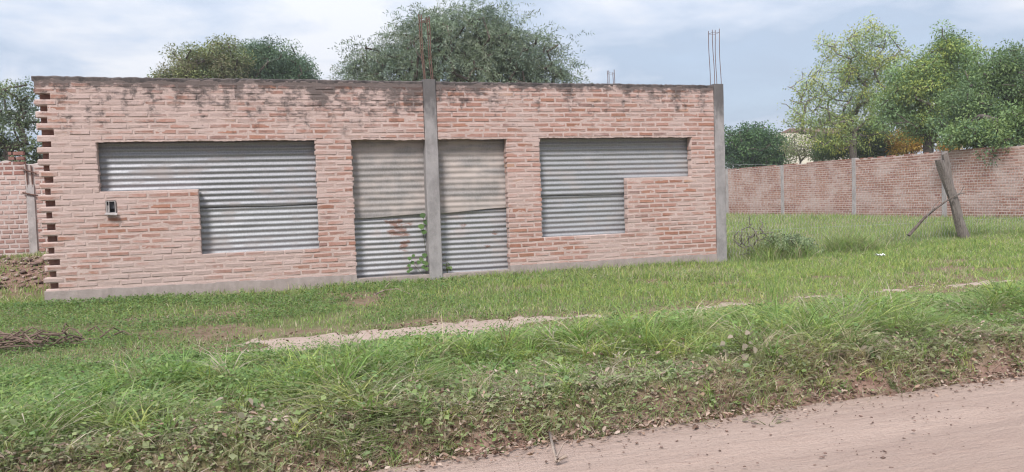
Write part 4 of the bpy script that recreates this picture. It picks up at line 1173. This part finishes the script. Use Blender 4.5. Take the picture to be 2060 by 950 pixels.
    V2, F2, k2 = blades(x2, y2, ground_z(x2, y2) - 0.005, th * rng.uniform(0.6, 1.15, n2), tw * rng.uniform(0.8, 1.2, n2), tl * rng.uniform(0.5, 1.2, n2), 3)
    C2 = np.repeat(np.clip(tc[src] * rng.uniform(0.88, 1.12, (n2, 1)), 0, 1), k2, 0)
    tag(make_obj('verge_grass', mesh_arrays('verge_grass', np.concatenate([V, V2]), np.concatenate([F, F2 + len(V)]), M['grass'], np.concatenate([C, C2]))), 'tall tangled half-dry grass on the verge above the dirt road', 'grass', kind='stuff')
    # ---- broad-leaved weeds matted through the verge
    x, y = scatter(160000, -2.5, 12.5, -7.0, -4.0)
    z = ground_z(x, y); ok, d = in_view(x, y, z); e = y - edge_y(x); cl = fbm(x * 1.5, y * 1.9, 85)
    patch = sstep(0.42, 0.60, fbm(x * 1.1, y * 1.5, 161)); lft = sstep(5.5, 1.5, x)
    keep = ok & (rng.random(len(x)) < (0.22 + 0.50 * patch + 0.45 * lft * (0.4 + 0.6 * patch) + 0.28 * sstep(0.7, 0.2, e)) * (1 - 0.30 * sstep(3.0, 5.5, x)) * (1 - 0.25 * sstep(1.1, 0.5, e)) * sstep(-0.02, 0.16, e) * (1 - 0.98 * sstep(0.05, 0.4, path_mask(x, y))))
    x, y, z, d, e, cl = x[keep], y[keep], z[keep], d[keep], e[keep], cl[keep]; n = len(x)
    P = np.stack([x, y, z + 0.012 + vheight(x, y, e, cl) * rng.uniform(0.1, 0.85, n)], -1)
    D = unit(np.stack([rng.normal(0, 1, n), rng.normal(-0.3, 1, n), rng.normal(-0.05, 0.45, n)], -1)); Nn = unit(np.cross(np.cross(D, np.array([[0, -0.25, 1.0]]) + rng.normal(0, 0.4, (n, 3))), D))
    sz = np.clip(rng.lognormal(math.log(0.027), 0.35, n), 0.012, 0.06)
    Q = leaf_quads(P, D, Nn, sz, sz * rng.uniform(0.45, 0.9, n))
    c0 = pick([(0.18, 0.28, 0.095), (0.21, 0.305, 0.105), (0.15, 0.235, 0.095), (0.25, 0.33, 0.125), (0.24, 0.27, 0.14)], n) * rng.uniform(0.7, 1.25, (n, 1)); dd = (sstep(0.9, 0.1, e) * rng.uniform(0.0, 0.55, n))[:, None]
    tag(quads_obj('verge_weeds', Q, np.clip(c0 * (1 - dd) + np.array([0.42, 0.36, 0.27]) * dd, 0, 1), M['grass']), 'matted broad-leaved weeds among the verge grass beside the road', 'weeds', kind='stuff')
    # ---- lot behind the fence
    x, y = scatter(210000, 9.6, 23.0, -0.2, 32)
    z = ground_z(x, y); ok, d = in_view(x, y, z, 60); dens = np.clip((16 / d) ** 1.5, 0.15, 1)
    keep = ok & (rng.random(len(x)) < dens) & (x < 22.0) & (x > 9.9)
    x, y, z, d = x[keep], y[keep], z[keep], d[keep]; n = len(x)
    h = rng.uniform(0.05, 0.13, n) * (0.6 + 0.9 * fbm(x * 0.5, y * 0.5, 93)) + 0.05 * sstep(21.3, 21.9, x)
    V, F, k = blades(x, y, z - 0.004, h, rng.uniform(0.008, 0.016, n) * (d / 18), rng.uniform(0.1, 0.9, n), 1)
    wt = np.stack([0.6 + 0 * x, 0.14 + 0 * x, 0.25 + 0 * x, 0.10 + 0.2 * sstep(0.5, 0.7, fbm(x * 0.4, y * 0.4, 94))], 1)
    tag(make_obj('lot_grass', mesh_arrays('lot_grass', V, F, M['grass'], np.repeat(mixcols(n, wt), k, 0))), 'grass of the open lot behind the wire fence', 'grass', kind='stuff')
    # ---- rank growth along the fence line
    x, y = scatter(60000, 9.95, 19.0, -0.45, 0.75)
    z = ground_z(x, y); ok, d = in_view(x, y, z)
    cl = fbm(x * 1.3, y * 1.3, 97)
    keep = ok & (rng.random(len(x)) < (0.15 + 0.75 * sstep(0.42, 0.62, cl)) * np.exp(-((y - 0.15) / 0.45) ** 2)); x, y, z, d, cl = x[keep], y[keep], z[keep], d[keep], cl[keep]; n = len(x)
    h = rng.uniform(0.07, 0.34, n) * (0.5 + 1.0 * sstep(0.4, 0.7, cl))
    V, F, k = blades(x, y, z - 0.004, h, rng.uniform(0.005, 0.011, n), rng.uniform(0.2, 1.3, n), 3)
    wt = np.stack([0.5 + 0 * x, 0.08 + 0 * x, 0.35 + 0 * x, 0.16 + 0 * x], 1)
    tag(make_obj('fence_weeds', mesh_arrays('fence_weeds', V, F, M['grass'], np.repeat(mixcols(n, wt), k, 0))), 'rank weeds and long grass growing along the wire fence', 'weeds', kind='stuff')
    # ---- left lot
    x, y = scatter(42000, -4.5, 0.1, -0.1, 5.2)
    z = ground_z(x, y); ok, d = in_view(x, y, z)
    keep = ok & (x < 0) & (rng.random(len(x)) < 0.15 + 0.8 * sstep(0.9, 0.2, y) + 0.5 * sstep(0.5, 0.6, fbm(x * 1.5, y * 1.5, 99))); x, y, z, d = x[keep], y[keep], z[keep], d[keep]; n = len(x)
    V, F, k = blades(x, y, z - 0.004, rng.uniform(0.03, 0.12, n), rng.uniform(0.006, 0.012, n), rng.uniform(0.2, 1.2, n), 2)
    wt = np.stack([0.6 + 0 * x, 0.12 + 0 * x, 0.2 + 0 * x, 0.12 + 0 * x], 1)
    tag(make_obj('side_lot_grass', mesh_arrays('side_lot_grass', V, F, M['grass'], np.repeat(mixcols(n, wt), k, 0))), 'patchy grass at the toothed end of the building', 'grass', kind='stuff')


def leaf_mesh(x, y, z, size, asp, tilt):
    """curled dry leaves: two-quad folded shapes"""
    n = len(x); a = rng.uniform(0, 2 * math.pi, n)
    D = unit(np.stack([np.cos(a), np.sin(a), rng.normal(0, tilt, n)], -1)); U = unit(np.stack([rng.normal(0, tilt, n), rng.normal(0, tilt, n), np.ones(n)], -1))
    S = unit(np.cross(D, U)); U = np.cross(S, D); P = np.stack([x, y, z], -1); s = size[:, None]; cu = rng.uniform(-0.1, 0.45, n)[:, None]
    p = [P, P + D * s * 0.35 + S * s * asp * 0.5 + U * s * cu, P + D * s * 0.75 + S * s * asp * 0.38 + U * s * cu * 1.2, P + D * s + U * s * cu * 0.8, P + D * s * 0.75 - S * s * asp * 0.38 + U * s * cu * 1.1, P + D * s * 0.35 - S * s * asp * 0.5 + U * s * cu]
    m = P + D * s * 0.55 + U * s * 0.02
    V = np.stack(p + [m], 1); f = np.array([(0, 1, 6), (1, 2, 6), (2, 3, 6), (3, 4, 6), (4, 5, 6), (5, 0, 6)])
    F = (np.arange(n) * 7)[:, None, None] + f[None]
    return V.reshape(-1, 3), F.reshape(-1, 3), 7


def build_litter():
    x, y = scatter(44000, -1.5, 12.5, -7.4, -5.0)
    e = y - edge_y(x); z = ground_z(x, y); ok, d = in_view(x, y, z)
    dens = 1.4 * np.exp(-((e - 0.16) / 0.22) ** 2) + 0.09 * sstep(1.5, 0.3, e) * (e > 0.2) + 0.05 * np.exp(-((e + 0.1) / 0.12) ** 2)
    keep = ok & (rng.random(len(x)) < dens * (0.25 + 1.0 * sstep(0.4, 0.62, fbm(x * 1.7, y * 2.0, 131)))) & (e > -0.22)
    x, y, z, e = x[keep], y[keep], z[keep], e[keep]; n = len(x)
    zz = np.where(e < 0.02, -0.49, z) + rng.uniform(0.004, 0.03, n) * (1 + 3.5 * sstep(0.1, 0.6, e))
    V, F, k = leaf_mesh(x, y, zz, rng.uniform(0.012, 0.048, n), 0.5, 0.35)
    C = np.clip(pick([(0.33, 0.245, 0.20), (0.27, 0.19, 0.15), (0.38, 0.295, 0.245), (0.21, 0.14, 0.11), (0.30, 0.20, 0.15)], n) * rng.uniform(0.75, 1.25, (n, 1)), 0, 1)
    tag(make_obj('leaf_litter', mesh_arrays('leaf_litter', V, F, M['dry'], np.repeat(C, k, 0))), 'dry brown leaves scattered on the bare bank beside the road', 'leaf litter', kind='stuff')
    x, y = scatter(9000, 0.5, 12.5, -4.8, -2.9); yc = -3.86 + 0.05 * (x - 2.9); keep = rng.random(len(x)) < 0.8 * np.exp(-((np.abs(y - yc) - 0.45) / 0.16) ** 2) * (0.25 + sstep(0.45, 0.62, fbm(x * 1.9, y * 2.4, 133))); x, y = x[keep], y[keep]; n = len(x)
    V, F, k = leaf_mesh(x, y, ground_z(x, y) + rng.uniform(0.008, 0.02, n), rng.uniform(0.012, 0.04, n), 0.4, 0.3)
    C = np.clip(pick([(0.25, 0.175, 0.14), (0.19, 0.125, 0.10), (0.31, 0.235, 0.19)], n) * rng.uniform(0.75, 1.25, (n, 1)), 0, 1)
    tag(make_obj('path_litter', mesh_arrays('path_litter', V, F, M['dry'], np.repeat(C, k, 0))), 'brown dead leaves and straw along the edges of the bare path', 'leaf litter', kind='stuff')
    # dead stems lying in the bank
    x, y = scatter(16000, -1.0, 12.0, -7.05, -5.2); e = y - edge_y(x); z = ground_z(x, y); ok, d = in_view(x, y, z)
    keep = ok & (rng.random(len(x)) < np.exp(-((e - 0.4) / 0.35) ** 2)); x, y, z = x[keep], y[keep], z[keep]; n = len(x)
    V, F, k = blades(x, y, z + 0.005, rng.uniform(0.06, 0.16, n), rng.uniform(0.003, 0.006, n), rng.uniform(1.5, 3.2, n), 3)
    C = np.clip(pick(DRY, n) * rng.uniform(0.6, 1.1, (n, 1)), 0, 1)
    tag(make_obj('dead_stems', mesh_arrays('dead_stems', V, F, M['dry'], np.repeat(C, k, 0))), 'dead grass stems strewn over the bare bank', 'dead grass', kind='stuff')


def clods(name, label, cat, x, y, z, s, cols, mat):
    """irregular earth lumps in one mesh"""
    base = np.array([(0, 0, 1), (0, 0, -.6), (1, 0, 0), (-1, 0, 0), (0, 1, 0), (0, -1, 0), (.7, .7, .3), (-.7, .7, .2), (.7, -.7, .25), (-.7, -.7, .3)], float)
    f = np.array([(0, 2, 6), (0, 6, 4), (0, 4, 7), (0, 7, 3), (0, 3, 9), (0, 9, 5), (0, 5, 8), (0, 8, 2), (1, 6, 2), (1, 4, 6), (1, 7, 4), (1, 3, 7), (1, 9, 3), (1, 5, 9), (1, 8, 5), (1, 2, 8)])
    n = len(x); a = rng.uniform(0, 6.28, n); ca, sa = np.cos(a), np.sin(a)
    B = base[None] * rng.uniform(0.65, 1.2, (n, 10, 1)) * np.stack([rng.uniform(0.8, 1.4, n), rng.uniform(0.7, 1.1, n), rng.uniform(0.5, 0.85, n)], -1)[:, None, :]
    R = np.stack([B[..., 0] * ca[:, None] - B[..., 1] * sa[:, None], B[..., 0] * sa[:, None] + B[..., 1] * ca[:, None], B[..., 2]], -1) * s[:, None, None]
    V = (R + np.stack([x, y, z], -1)[:, None, :]).reshape(-1, 3); F = ((np.arange(n) * 10)[:, None, None] + f[None]).reshape(-1, 3)
    C = np.repeat(np.clip(pick(cols, n) * rng.uniform(0.8, 1.2, (n, 1)), 0, 1), 10, 0)
    return tag(make_obj(name, mesh_arrays(name, V, F, mat, C)), label, cat, kind='stuff')


def build_clods():
    x, y = scatter(2600, 1.5, 10.5, -8.9, -6.7); e = y - edge_y(x); keep = (e < -0.05) & (rng.random(len(x)) < 0.35 + 0.65 * sstep(0.45, 0.62, fbm(x * 1.2, y * 2.5, 151)))
    x, y = x[keep], y[keep]; n = len(x)
    s = np.clip(rng.lognormal(math.log(0.0052), 0.5, n), 0.002, 0.014)
    clods('road_clods', 'small dark earth clods and stones scattered over the dirt road', 'clods', x, y, np.full(n, -0.484) + s * 0.4, s, [(0.19, 0.125, 0.10), (0.24, 0.16, 0.13), (0.15, 0.10, 0.082)], M['clod'])
    x, y = scatter(3600, 0.5, 11, -7.2, -6.0); e = y - edge_y(x); keep = rng.random(len(x)) < np.exp(-((e - 0.05) / 0.13) ** 2)
    x, y = x[keep], y[keep]; n = len(x); s = np.clip(rng.lognormal(math.log(0.009), 0.5, n), 0.003, 0.026)
    clods('bank_clods', 'crumbled reddish earth lumps along the foot of the bank', 'clods', x, y, np.maximum(ground_z(x, y), -0.485) + s * 0.2, s, [(0.20, 0.12, 0.093), (0.25, 0.16, 0.125), (0.15, 0.088, 0.068)], M['clod'])
    x, y = scatter(1100, -4.0, -0.3, 1.2, 4.9); keep = rng.random(len(x)) < 0.3 + 0.7 * sstep(0.45, 0.6, fbm(x * 1.4, y * 1.4, 141))
    x, y = x[keep], y[keep]; n = len(x); s = np.clip(rng.lognormal(math.log(0.024), 0.55, n), 0.01, 0.075)
    clods('rubble', 'brick and mortar rubble heaped before the crumbling wall', 'rubble', x, y, ground_z(x, y) + s * 0.3, s, [(0.26, 0.175, 0.145), (0.20, 0.135, 0.112), (0.30, 0.235, 0.205), (0.15, 0.105, 0.09)], M['clod'])


def weed(name, label, loc, nleaf, size, asp, hgt, spread, cols, seed, cat='weed', group=None, stemc=(0.13, 0.14, 0.06)):
    """broad-leaved weed: each leaf a part"""
    r = random.Random(seed); root = empty(name, loc); tag(root, label, cat, group)
    q = MB(); tips = []
    for i in range(nleaf):
        a = r.uniform(0, 6.283); rr = spread * r.uniform(0.15, 1.0); h = hgt * r.uniform(0.3, 1.0)
        tip = (loc[0] + rr * math.cos(a), loc[1] + rr * math.sin(a), loc[2] + h)
        q.tube([loc, ((loc[0] * 2 + tip[0]) / 3, (loc[1] * 2 + tip[1]) / 3, loc[2] + h * 0.6), tip], [0.004, 0.003, 0.0018], 4, stemc + (1,)); tips.append((tip, a))
    q.build('stem', M['grass'], root)
    for tip, a in tips:
        s = size * r.uniform(0.6, 1.2); an = a + r.uniform(-1.0, 1.0); dr = r.uniform(-0.7, 0.25)
        D = Vector((math.cos(an), math.sin(an), dr)).normalized(); U = Vector((r.uniform(-.6, .6), r.uniform(-.6, .6) - 0.3, 1)).normalized(); S = D.cross(U).normalized(); U = S.cross(D)
        out = [(0.0, 0.0), (0.12, 0.30), (0.35, 0.5), (0.62, 0.42), (0.85, 0.2), (1.0, 0.0)]
        V = []; F = []
        for t, w in out:
            c = D * (s * t) - Vector((0, 0, 1)) * (s * 0.25 * t * t)
            V += [c + S * (w * s * asp) + U * (0.16 * w * s), c, c - S * (w * s * asp) + U * (0.16 * w * s)]
        for i in range(len(out) - 1):
            F += [(i * 3, i * 3 + 1, i * 3 + 4, i * 3 + 3), (i * 3 + 1, i * 3 + 2, i * 3 + 5, i * 3 + 4)]
        c = r.choice(cols); k = r.uniform(0.8, 1.2)
        make_obj('leaf', mesh_py('leaf', V, F, M['grass'], np.array((c[0] * k, c[1] * k, c[2] * k, 1), dtype=np.float32), True), root, tip)
    return root


def gp(px, py, z=-0.25):
    p = on_z(px, py, z)
    for _ in range(6): p = on_z(px, py, float(ground_z(p[0], p[1])))
    return (float(p[0]), float(p[1]), float(ground_z(p[0], p[1])))


DUSTY = [(0.30, 0.245, 0.195), (0.26, 0.22, 0.17), (0.22, 0.20, 0.14), (0.34, 0.28, 0.225)]
MIDG = [(0.14, 0.20, 0.08), (0.17, 0.22, 0.10), (0.12, 0.17, 0.075)]


def build_weeds():
    weed('dusty_weed', 'dust-coated weed with large pale drooping leaves on the verge', gp(1500, 728), 24, 0.058, 0.8, 0.25, 0.22, DUSTY, 1)
    weed('dusty_weed', 'low pale dusty weed at the bank below the big pale-leaved one', gp(1545, 785), 9, 0.045, 0.8, 0.09, 0.14, DUSTY, 2)
    weed('dusty_weed', 'dusty weed with upright greyish leaves near the lower left bank', gp(495, 850), 14, 0.055, 0.62, 0.17, 0.16, DUSTY + MIDG, 3)
    weed('dusty_weed', 'small dusty weed on the bank left of the lying twig', gp(820, 815), 12, 0.045, 0.8, 0.14, 0.13, DUSTY + MIDG, 4)
    weed('dusty_weed', 'dusty broad-leaved weed among grass at the right of the verge', gp(1760, 715), 9, 0.065, 0.5, 0.13, 0.16, DUSTY + MIDG, 5)
    weed('leafy_weed', 'fresh green leafy weed at the right side of the bare path', gp(1240, 655), 22, 0.05, 0.55, 0.16, 0.18, MIDG, 6)
    weed('leafy_weed', 'green creeping weed patch at the left of the verge', gp(370, 745), 18, 0.05, 0.8, 0.12, 0.22, [(0.11, 0.155, 0.07), (0.14, 0.175, 0.09)], 7)
    weed('leafy_weed', 'small green weed sprouting at the plinth left of the door', gp(668, 576), 10, 0.05, 0.7, 0.16, 0.08, MIDG, 8)
    weed('leafy_weed', 'lime-green weed at the near edge of the path', gp(760, 745), 12, 0.045, 0.5, 0.08, 0.14, [(0.24, 0.29, 0.06), (0.19, 0.25, 0.05)], 9)
    # tall single grass tufts
    for i, (px, py, lab, c) in enumerate([(1335, 690, 'yellowing tall grass tuft with arching blades beside the path end', LIME + DRY), (1555, 610, 'tall upright grass tuft standing above the lawn near the thin path', GREEN), (1605, 640, 'pair of tall seed stems with grass tuft right of the upright tuft', OLIVE),
                                         (960, 800, 'pale arching grass tuft in the middle of the verge', OLIVE + DRY), (240, 780, 'broad-bladed bright tuft at the far left of the verge', LIME + GREEN)]):
        p = gp(px, py); n = 26
        x = p[0] + rng.normal(0, 0.05, n); y = p[1] + rng.normal(0, 0.05, n)
        V, F, k = blades(x, y, ground_z(x, y), rng.uniform(0.18, 0.42, n) * (0.85 if i != 1 else 1.0), rng.uniform(0.006, 0.012, n), rng.uniform(0.2, 1.0, n) * (1 if i not in (1, 2) else 0.5), 3)
        C = np.repeat(np.clip(pick(c, n) * rng.uniform(0.8, 1.2, (n, 1)), 0, 1), k, 0)
        tag(make_obj('grass_tuft', mesh_arrays('grass_tuft', V, F, M['grass'], C)), lab, 'grass tuft')
    # shrub at the fence near the building corner
    p = on_y(1570, 515, 0.1); b = (p[0], 0.25, float(ground_z(p[0], 0.25)))
    root = tree('low_bush', 'low grey-green bush at the wire fence near the corner column', b, (b[0], b[1], b[2] + 0.12), [(b[0], b[1] - 0.2, b[2] + 0.24, 0.40, 0.30, 0.19), (b[0] + 0.38, b[1] - 0.15, b[2] + 0.14, 0.32, 0.28, 0.14)], 120, 24, 0.055, 0.055, 0.55, [(0.12, 0.155, 0.085), (0.14, 0.17, 0.095), (0.10, 0.13, 0.08)], 0.02, seed=23, cat='bush')
    b2 = (b[0] - 0.42, 0.3, b[2])
    tree('dry_bush', 'sparse brown twiggy bush left of the grey-green one at the fence', b2, (b2[0], b2[1], b2[2] + 0.15), [(b2[0], b2[1], b2[2] + 0.38, 0.36, 0.25, 0.34)], 90, 6, 0.05, 0.035, 0.45, [(0.15, 0.13, 0.085), (0.13, 0.14, 0.07)], 0.012, seed=24, cat='bush', bark='palebark')
    # vine on the door sheets
    v = empty('vine', (4.90, 0.05, -0.12)); tag(v, 'green vine climbing the door sheet beside the centre column', 'vine')
    q = MB(); q.tube([(4.90, 0.08, -0.15), (4.93, 0.09, 0.2), (4.90, 0.10, 0.5), (4.91, 0.10, 0.82)], [0.006, 0.005, 0.004, 0.003], 5, (0.10, 0.10, 0.06, 1)); q.tube([(4.90, 0.08, -0.1), (4.75, 0.08, 0.08), (4.68, 0.09, 0.2)], [0.004, 0.003, 0.002], 5, (0.11, 0.13, 0.06, 1)); q.build('stem', M['grass'], v)
    r = random.Random(5)
    for (x, z, s) in [(4.88, 0.80, .085), (4.93, 0.70, .09), (4.86, 0.64, .09), (4.91, 0.56, .08), (4.86, 0.16, .07), (4.90, 0.22, .075), (4.82, 0.12, .06), (4.92, 0.10, .07), (4.86, 0.05, .06), (4.67, 0.19, .06), (4.70, 0.12, .06), (4.65, 0.08, .055), (4.69, 0.03, .06), (4.64, 0.00, .05), (4.72, 0.22, .05), (4.90, 0.02, .06), (4.88, .12, .06)]:
        out = [(0.0, 0.1), (0.15, 0.45), (0.45, 0.55), (0.75, 0.32), (1.0, 0.0)]; an = r.uniform(-0.7, 0.7); V = []; F = []
        D = Vector((math.sin(an), -0.35, -math.cos(an))).normalized(); S = D.cross(Vector((0, -1, 0.25))).normalized(); U = S.cross(D)
        for t, w in out:
            c = D * (s * t); V += [c + S * w * s + U * 0.1 * w * s, c, c - S * w * s + U * 0.1 * w * s]
        for i in range(len(out) - 1): F += [(i * 3, i * 3 + 1, i * 3 + 4, i * 3 + 3), (i * 3 + 1, i * 3 + 2, i * 3 + 5, i * 3 + 4)]
        c = r.choice([(0.10, 0.17, 0.06), (0.13, 0.20, 0.075), (0.085, 0.14, 0.06)])
        make_obj('leaf', mesh_py('leaf', V, F, M['grass'], np.array(c + (1,), dtype=np.float32), True), v, (x, 0.085 + r.uniform(-0.03, 0.01), z + s * 0.5))
    weed('leafy_weed', 'small green weed at the door threshold right of the centre column', (5.22, 0.06, -0.05), 9, 0.06, 0.75, 0.22, 0.07, MIDG, 31)
    # dead brush at the far left
    p = gp(45, 705); d = empty('brush_heap', p); tag(d, 'dark heap of dead brush lying on the grass at the far left', 'brush heap')
    for i in range(120):
        a = r.gauss(0.0, 0.7) + r.choice([0, math.pi]); l = r.uniform(0.08, 0.38); x0 = p[0] + r.gauss(-0.1, 0.35); y0 = p[1] + r.gauss(0.0, 0.11); q = MB(); zz = p[2] + r.uniform(0.0, 0.14)
        q.tube([(x0, y0, zz), (x0 + math.cos(a) * l * 0.5, y0 + math.sin(a) * l * 0.5, zz + r.uniform(0, 0.07)), (x0 + math.cos(a) * l, y0 + math.sin(a) * l, zz + r.uniform(-0.04, 0.06))], [0.009, 0.007, 0.003], 5); q.build('twig', M['brush'], d)


# ------------------------------------------------------------------ fence, posts, small things
def build_fence():
    f = empty('wire_fence', (12.5, 0.12, -0.1)); tag(f, 'slack chain-link fence from the corner column past the leaning post', 'fence')
    x0, x1, n = 9.9, 18.6, 0
    mb_v = []; mb_f = []; pitch = 0.065; hz = 0.065
    def top(x): return 1.38 - 0.12 * math.sin(max(0, min(1, (x - 9.9) / 4.4)) * math.pi) + (0.12 if x < 14.4 else 0.12 - 0.10 * (x - 14.4)) + 0.02 * math.sin(x * 3)
    nb = 0; rad = 0.0017
    nw = int((x1 - x0) / pitch)
    for i in range(nw):
        xa = x0 + i * pitch; g = float(ground_z(xa, 0.12)); t = top(xa); nzg = int((t - g) / hz)
        V = []
        for k in range(nzg + 1):
            z = g + k * hz; x = xa + (pitch * 0.52 if k % 2 else -pitch * 0.02); y = 0.12 + 0.05 * math.sin(x * 1.7 + z * 1.3) + 0.02 * math.sin(x * 5) + (0.004 if k % 2 else -0.004)
            for s in ((-rad, -rad), (rad, -rad), (0, rad)): V.append((x + s[0], y + s[1], z))
        for k in range(nzg):
            for j in range(3): mb_f.append((nb + k * 3 + j, nb + k * 3 + (j + 1) % 3, nb + (k + 1) * 3 + (j + 1) % 3, nb + (k + 1) * 3 + j))
        mb_v += V; nb += len(V)
    o = make_obj('wire_mesh', mesh_py('wire_mesh', mb_v, mb_f, M['wire']), f)
    for zf, sag in ((lambda x: top(x), 0), (lambda x: 0.35, 0.03)):
        q = MB(); pts = []
        for x in np.linspace(x0, x1, 40): pts.append((x, 0.12 + 0.05 * math.sin(x * 1.7 + zf(x) * 1.3), zf(x)))
        q.tube(pts, 0.0016, 4); q.build('line_wire', M['wire'], f)
    # leaning split post
    a = np.array(on_y(1942, 478, 0.0)); b = np.array(on_y(1890, 322, 0.0))
    a[1] = b[1] = 0.0; a = a + (a - b) * (0.28 / (b[2] - a[2]))
    pst = empty('fence_post', (a[0], 0.0, float(ground_z(a[0], 0.0)))); tag(pst, 'weathered split wooden post leaning left behind the fence', 'post')
    def shaft(p0, p1, w0, w1, dep, seed, cut):
        r = random.Random(seed); n = 14; V = []; F = []; m = 9
        p0, p1 = Vector(p0), Vector(p1); d = (p1 - p0).normalized(); s = Vector((0, 1, 0)).cross(d).normalized(); e = d.cross(s)
        prof = [r.uniform(0.82, 1.12) for _ in range(m)]
        for i in range(n + 1):
            t = i / n; w = w0 * (1 - t) + w1 * t; c = p0.lerp(p1, t) + s * 0.012 * math.sin(t * 9 + seed)
            for j in range(m):
                th = 2 * math.pi * j / m; k = prof[j] * (1 + 0.10 * math.sin(t * 11 + j * 2.3 + seed) + r.uniform(-0.04, 0.04))
                pt = c + s * (math.cos(th) * w * 0.5 * k) + e * (math.sin(th) * dep * 0.5 * k)
                if i == n: pt = pt + d * (cut * math.cos(th))
                V.append(pt)
        for i in range(n):
            for j in range(m): F.append((i * m + j, i * m + (j + 1) % m, (i + 1) * m + (j + 1) % m, (i + 1) * m + j))
        F.append(tuple(range(m))[::-1]); F.append(tuple(n * m + j for j in range(m)))
        return V, F
    V, F = shaft(a, b, 0.21, 0.14, 0.15, 2, -0.03)
    make_obj('shaft', mesh_py('shaft', V, F, M['wood'], None), pst)
    c0 = a + np.array([-0.02, 0.12, 0.1]); c1 = np.array(on_y(1899, 308, 0.12))
    V, F = shaft(c0, c1, 0.15, 0.10, 0.10, 5, 0.02)
    make_obj('split_half', mesh_py('split_half', V, F, M['wood'], None), pst)
    # branch caught in the fence
    P = [np.array(on_y(px, py, Y)) for px, py, Y in ((1828, 474, -0.05), (1858, 440, -0.06), (1878, 423, -0.08), (1903, 405, -0.12), (1920, 395, -0.12))]
    br = empty('dead_branch', tuple(P[0])); tag(br, 'crooked dead branch propped against the leaning wooden post', 'branch')
    q = MB(); q.tube(P, [0.028, 0.024, 0.02, 0.015, 0.011], 7); q.build('limb', M['bark'], br, True)
    for pts in (((1872, 428), (1880, 412), (1892, 402)), ((1920, 395), (1932, 388), (1940, 374)), ((1926, 392), (1936, 389), (1944, 389)), ((1878, 423), (1868, 430), (1860, 452))):
        q = MB(); q.tube([tuple(on_y(px, py, -0.10)) for px, py in pts], [0.011, 0.008, 0.004], 6); q.build('twig', M['wood'], br, True)
    # twigs on the ground
    for nm, lab, pts, rr, zo in (('twig', 'forked pale twig lying on the edge of the bank', ((1136, 856), (1118, 875), (1106, 892), (1122, 909)), 0.011, 0.05), ('twig', 'dark broken twig lying on the lawn below the door', ((755, 600), (775, 588), (800, 590), (832, 598)), 0.011, 0.06), ('twig', 'thin pale twig at the bottom of the verge', ((330, 905), (375, 918), (410, 938), (425, 950)), 0.009, 0.06)):
        g = [gp(px, py, -0.3) for px, py in pts]; root = empty(nm, g[0]); tag(root, lab, 'twig')
        q = MB(); q.tube([(x, y, max(z, -0.49) + zo * (0.4 + 0.6 * math.sin(i * 1.7 + 1) ** 2)) for i, (x, y, z) in enumerate(g)], [rr, rr * 0.9, rr * 0.75, rr * 0.4], 6); q.build('stick', M['twigwood'], root, True)
        x, y, z = g[1]; q = MB(); q.tube([(x, y, max(z, -.49) + zo), (x + 0.06, y + 0.05, max(z, -.49) + zo + 0.05), (x + 0.10, y + 0.08, max(z, -.49) + zo + 0.06)], [rr * 0.6, rr * 0.45, rr * 0.2], 5); q.build('side_shoot', M['twigwood'], root, True)
    # a scrap of white plastic on the lawn
    p = gp(1775, 517, 0.0); V = []; F = []; r = random.Random(4)
    for i in range(7):
        for j in range(4): V.append((p[0] - 0.08 + i * 0.026 + r.uniform(-.01, .01), p[1] + j * 0.022 + r.uniform(-.01, .01), p[2] + 0.055 + 0.02 * math.sin(i * 1.9 + j) + r.uniform(0, 0.015)))
    for i in range(6):
        for j in range(3): F.append((i * 4 + j, (i + 1) * 4 + j, (i + 1) * 4 + j + 1, i * 4 + j + 1))
    o = make_obj('plastic_scrap', mesh_py('plastic_scrap', V, F, M['litter'])); tag(o, 'crumpled scrap of white plastic on the lawn right of the building', 'litter')
    o.modifiers.new('thickness', 'SOLIDIFY').thickness = 0.003

build_fence(); build_grass(); build_litter(); build_clods(); build_weeds()


def build_haze():
    q = MB(); q.box((-330, -330, -1.6), (330, 640, 13.5))
    o = q.build('haze', None); o.data.materials.clear()
    m = bpy.data.materials.new('thin_haze'); m.use_nodes = True; N, L = nodes(m.node_tree)
    v = N('ShaderNodeVolumePrincipled'); v.inputs['Color'].default_value = (0.93, 0.95, 1.0, 1); v.inputs['Density'].default_value = 0.0009; v.inputs['Anisotropy'].default_value = 0.0
    L(v.outputs[0], N('ShaderNodeOutputMaterial').inputs['Volume']); o.data.materials.append(m)
    tag(o, kind='stuff')
build_haze()
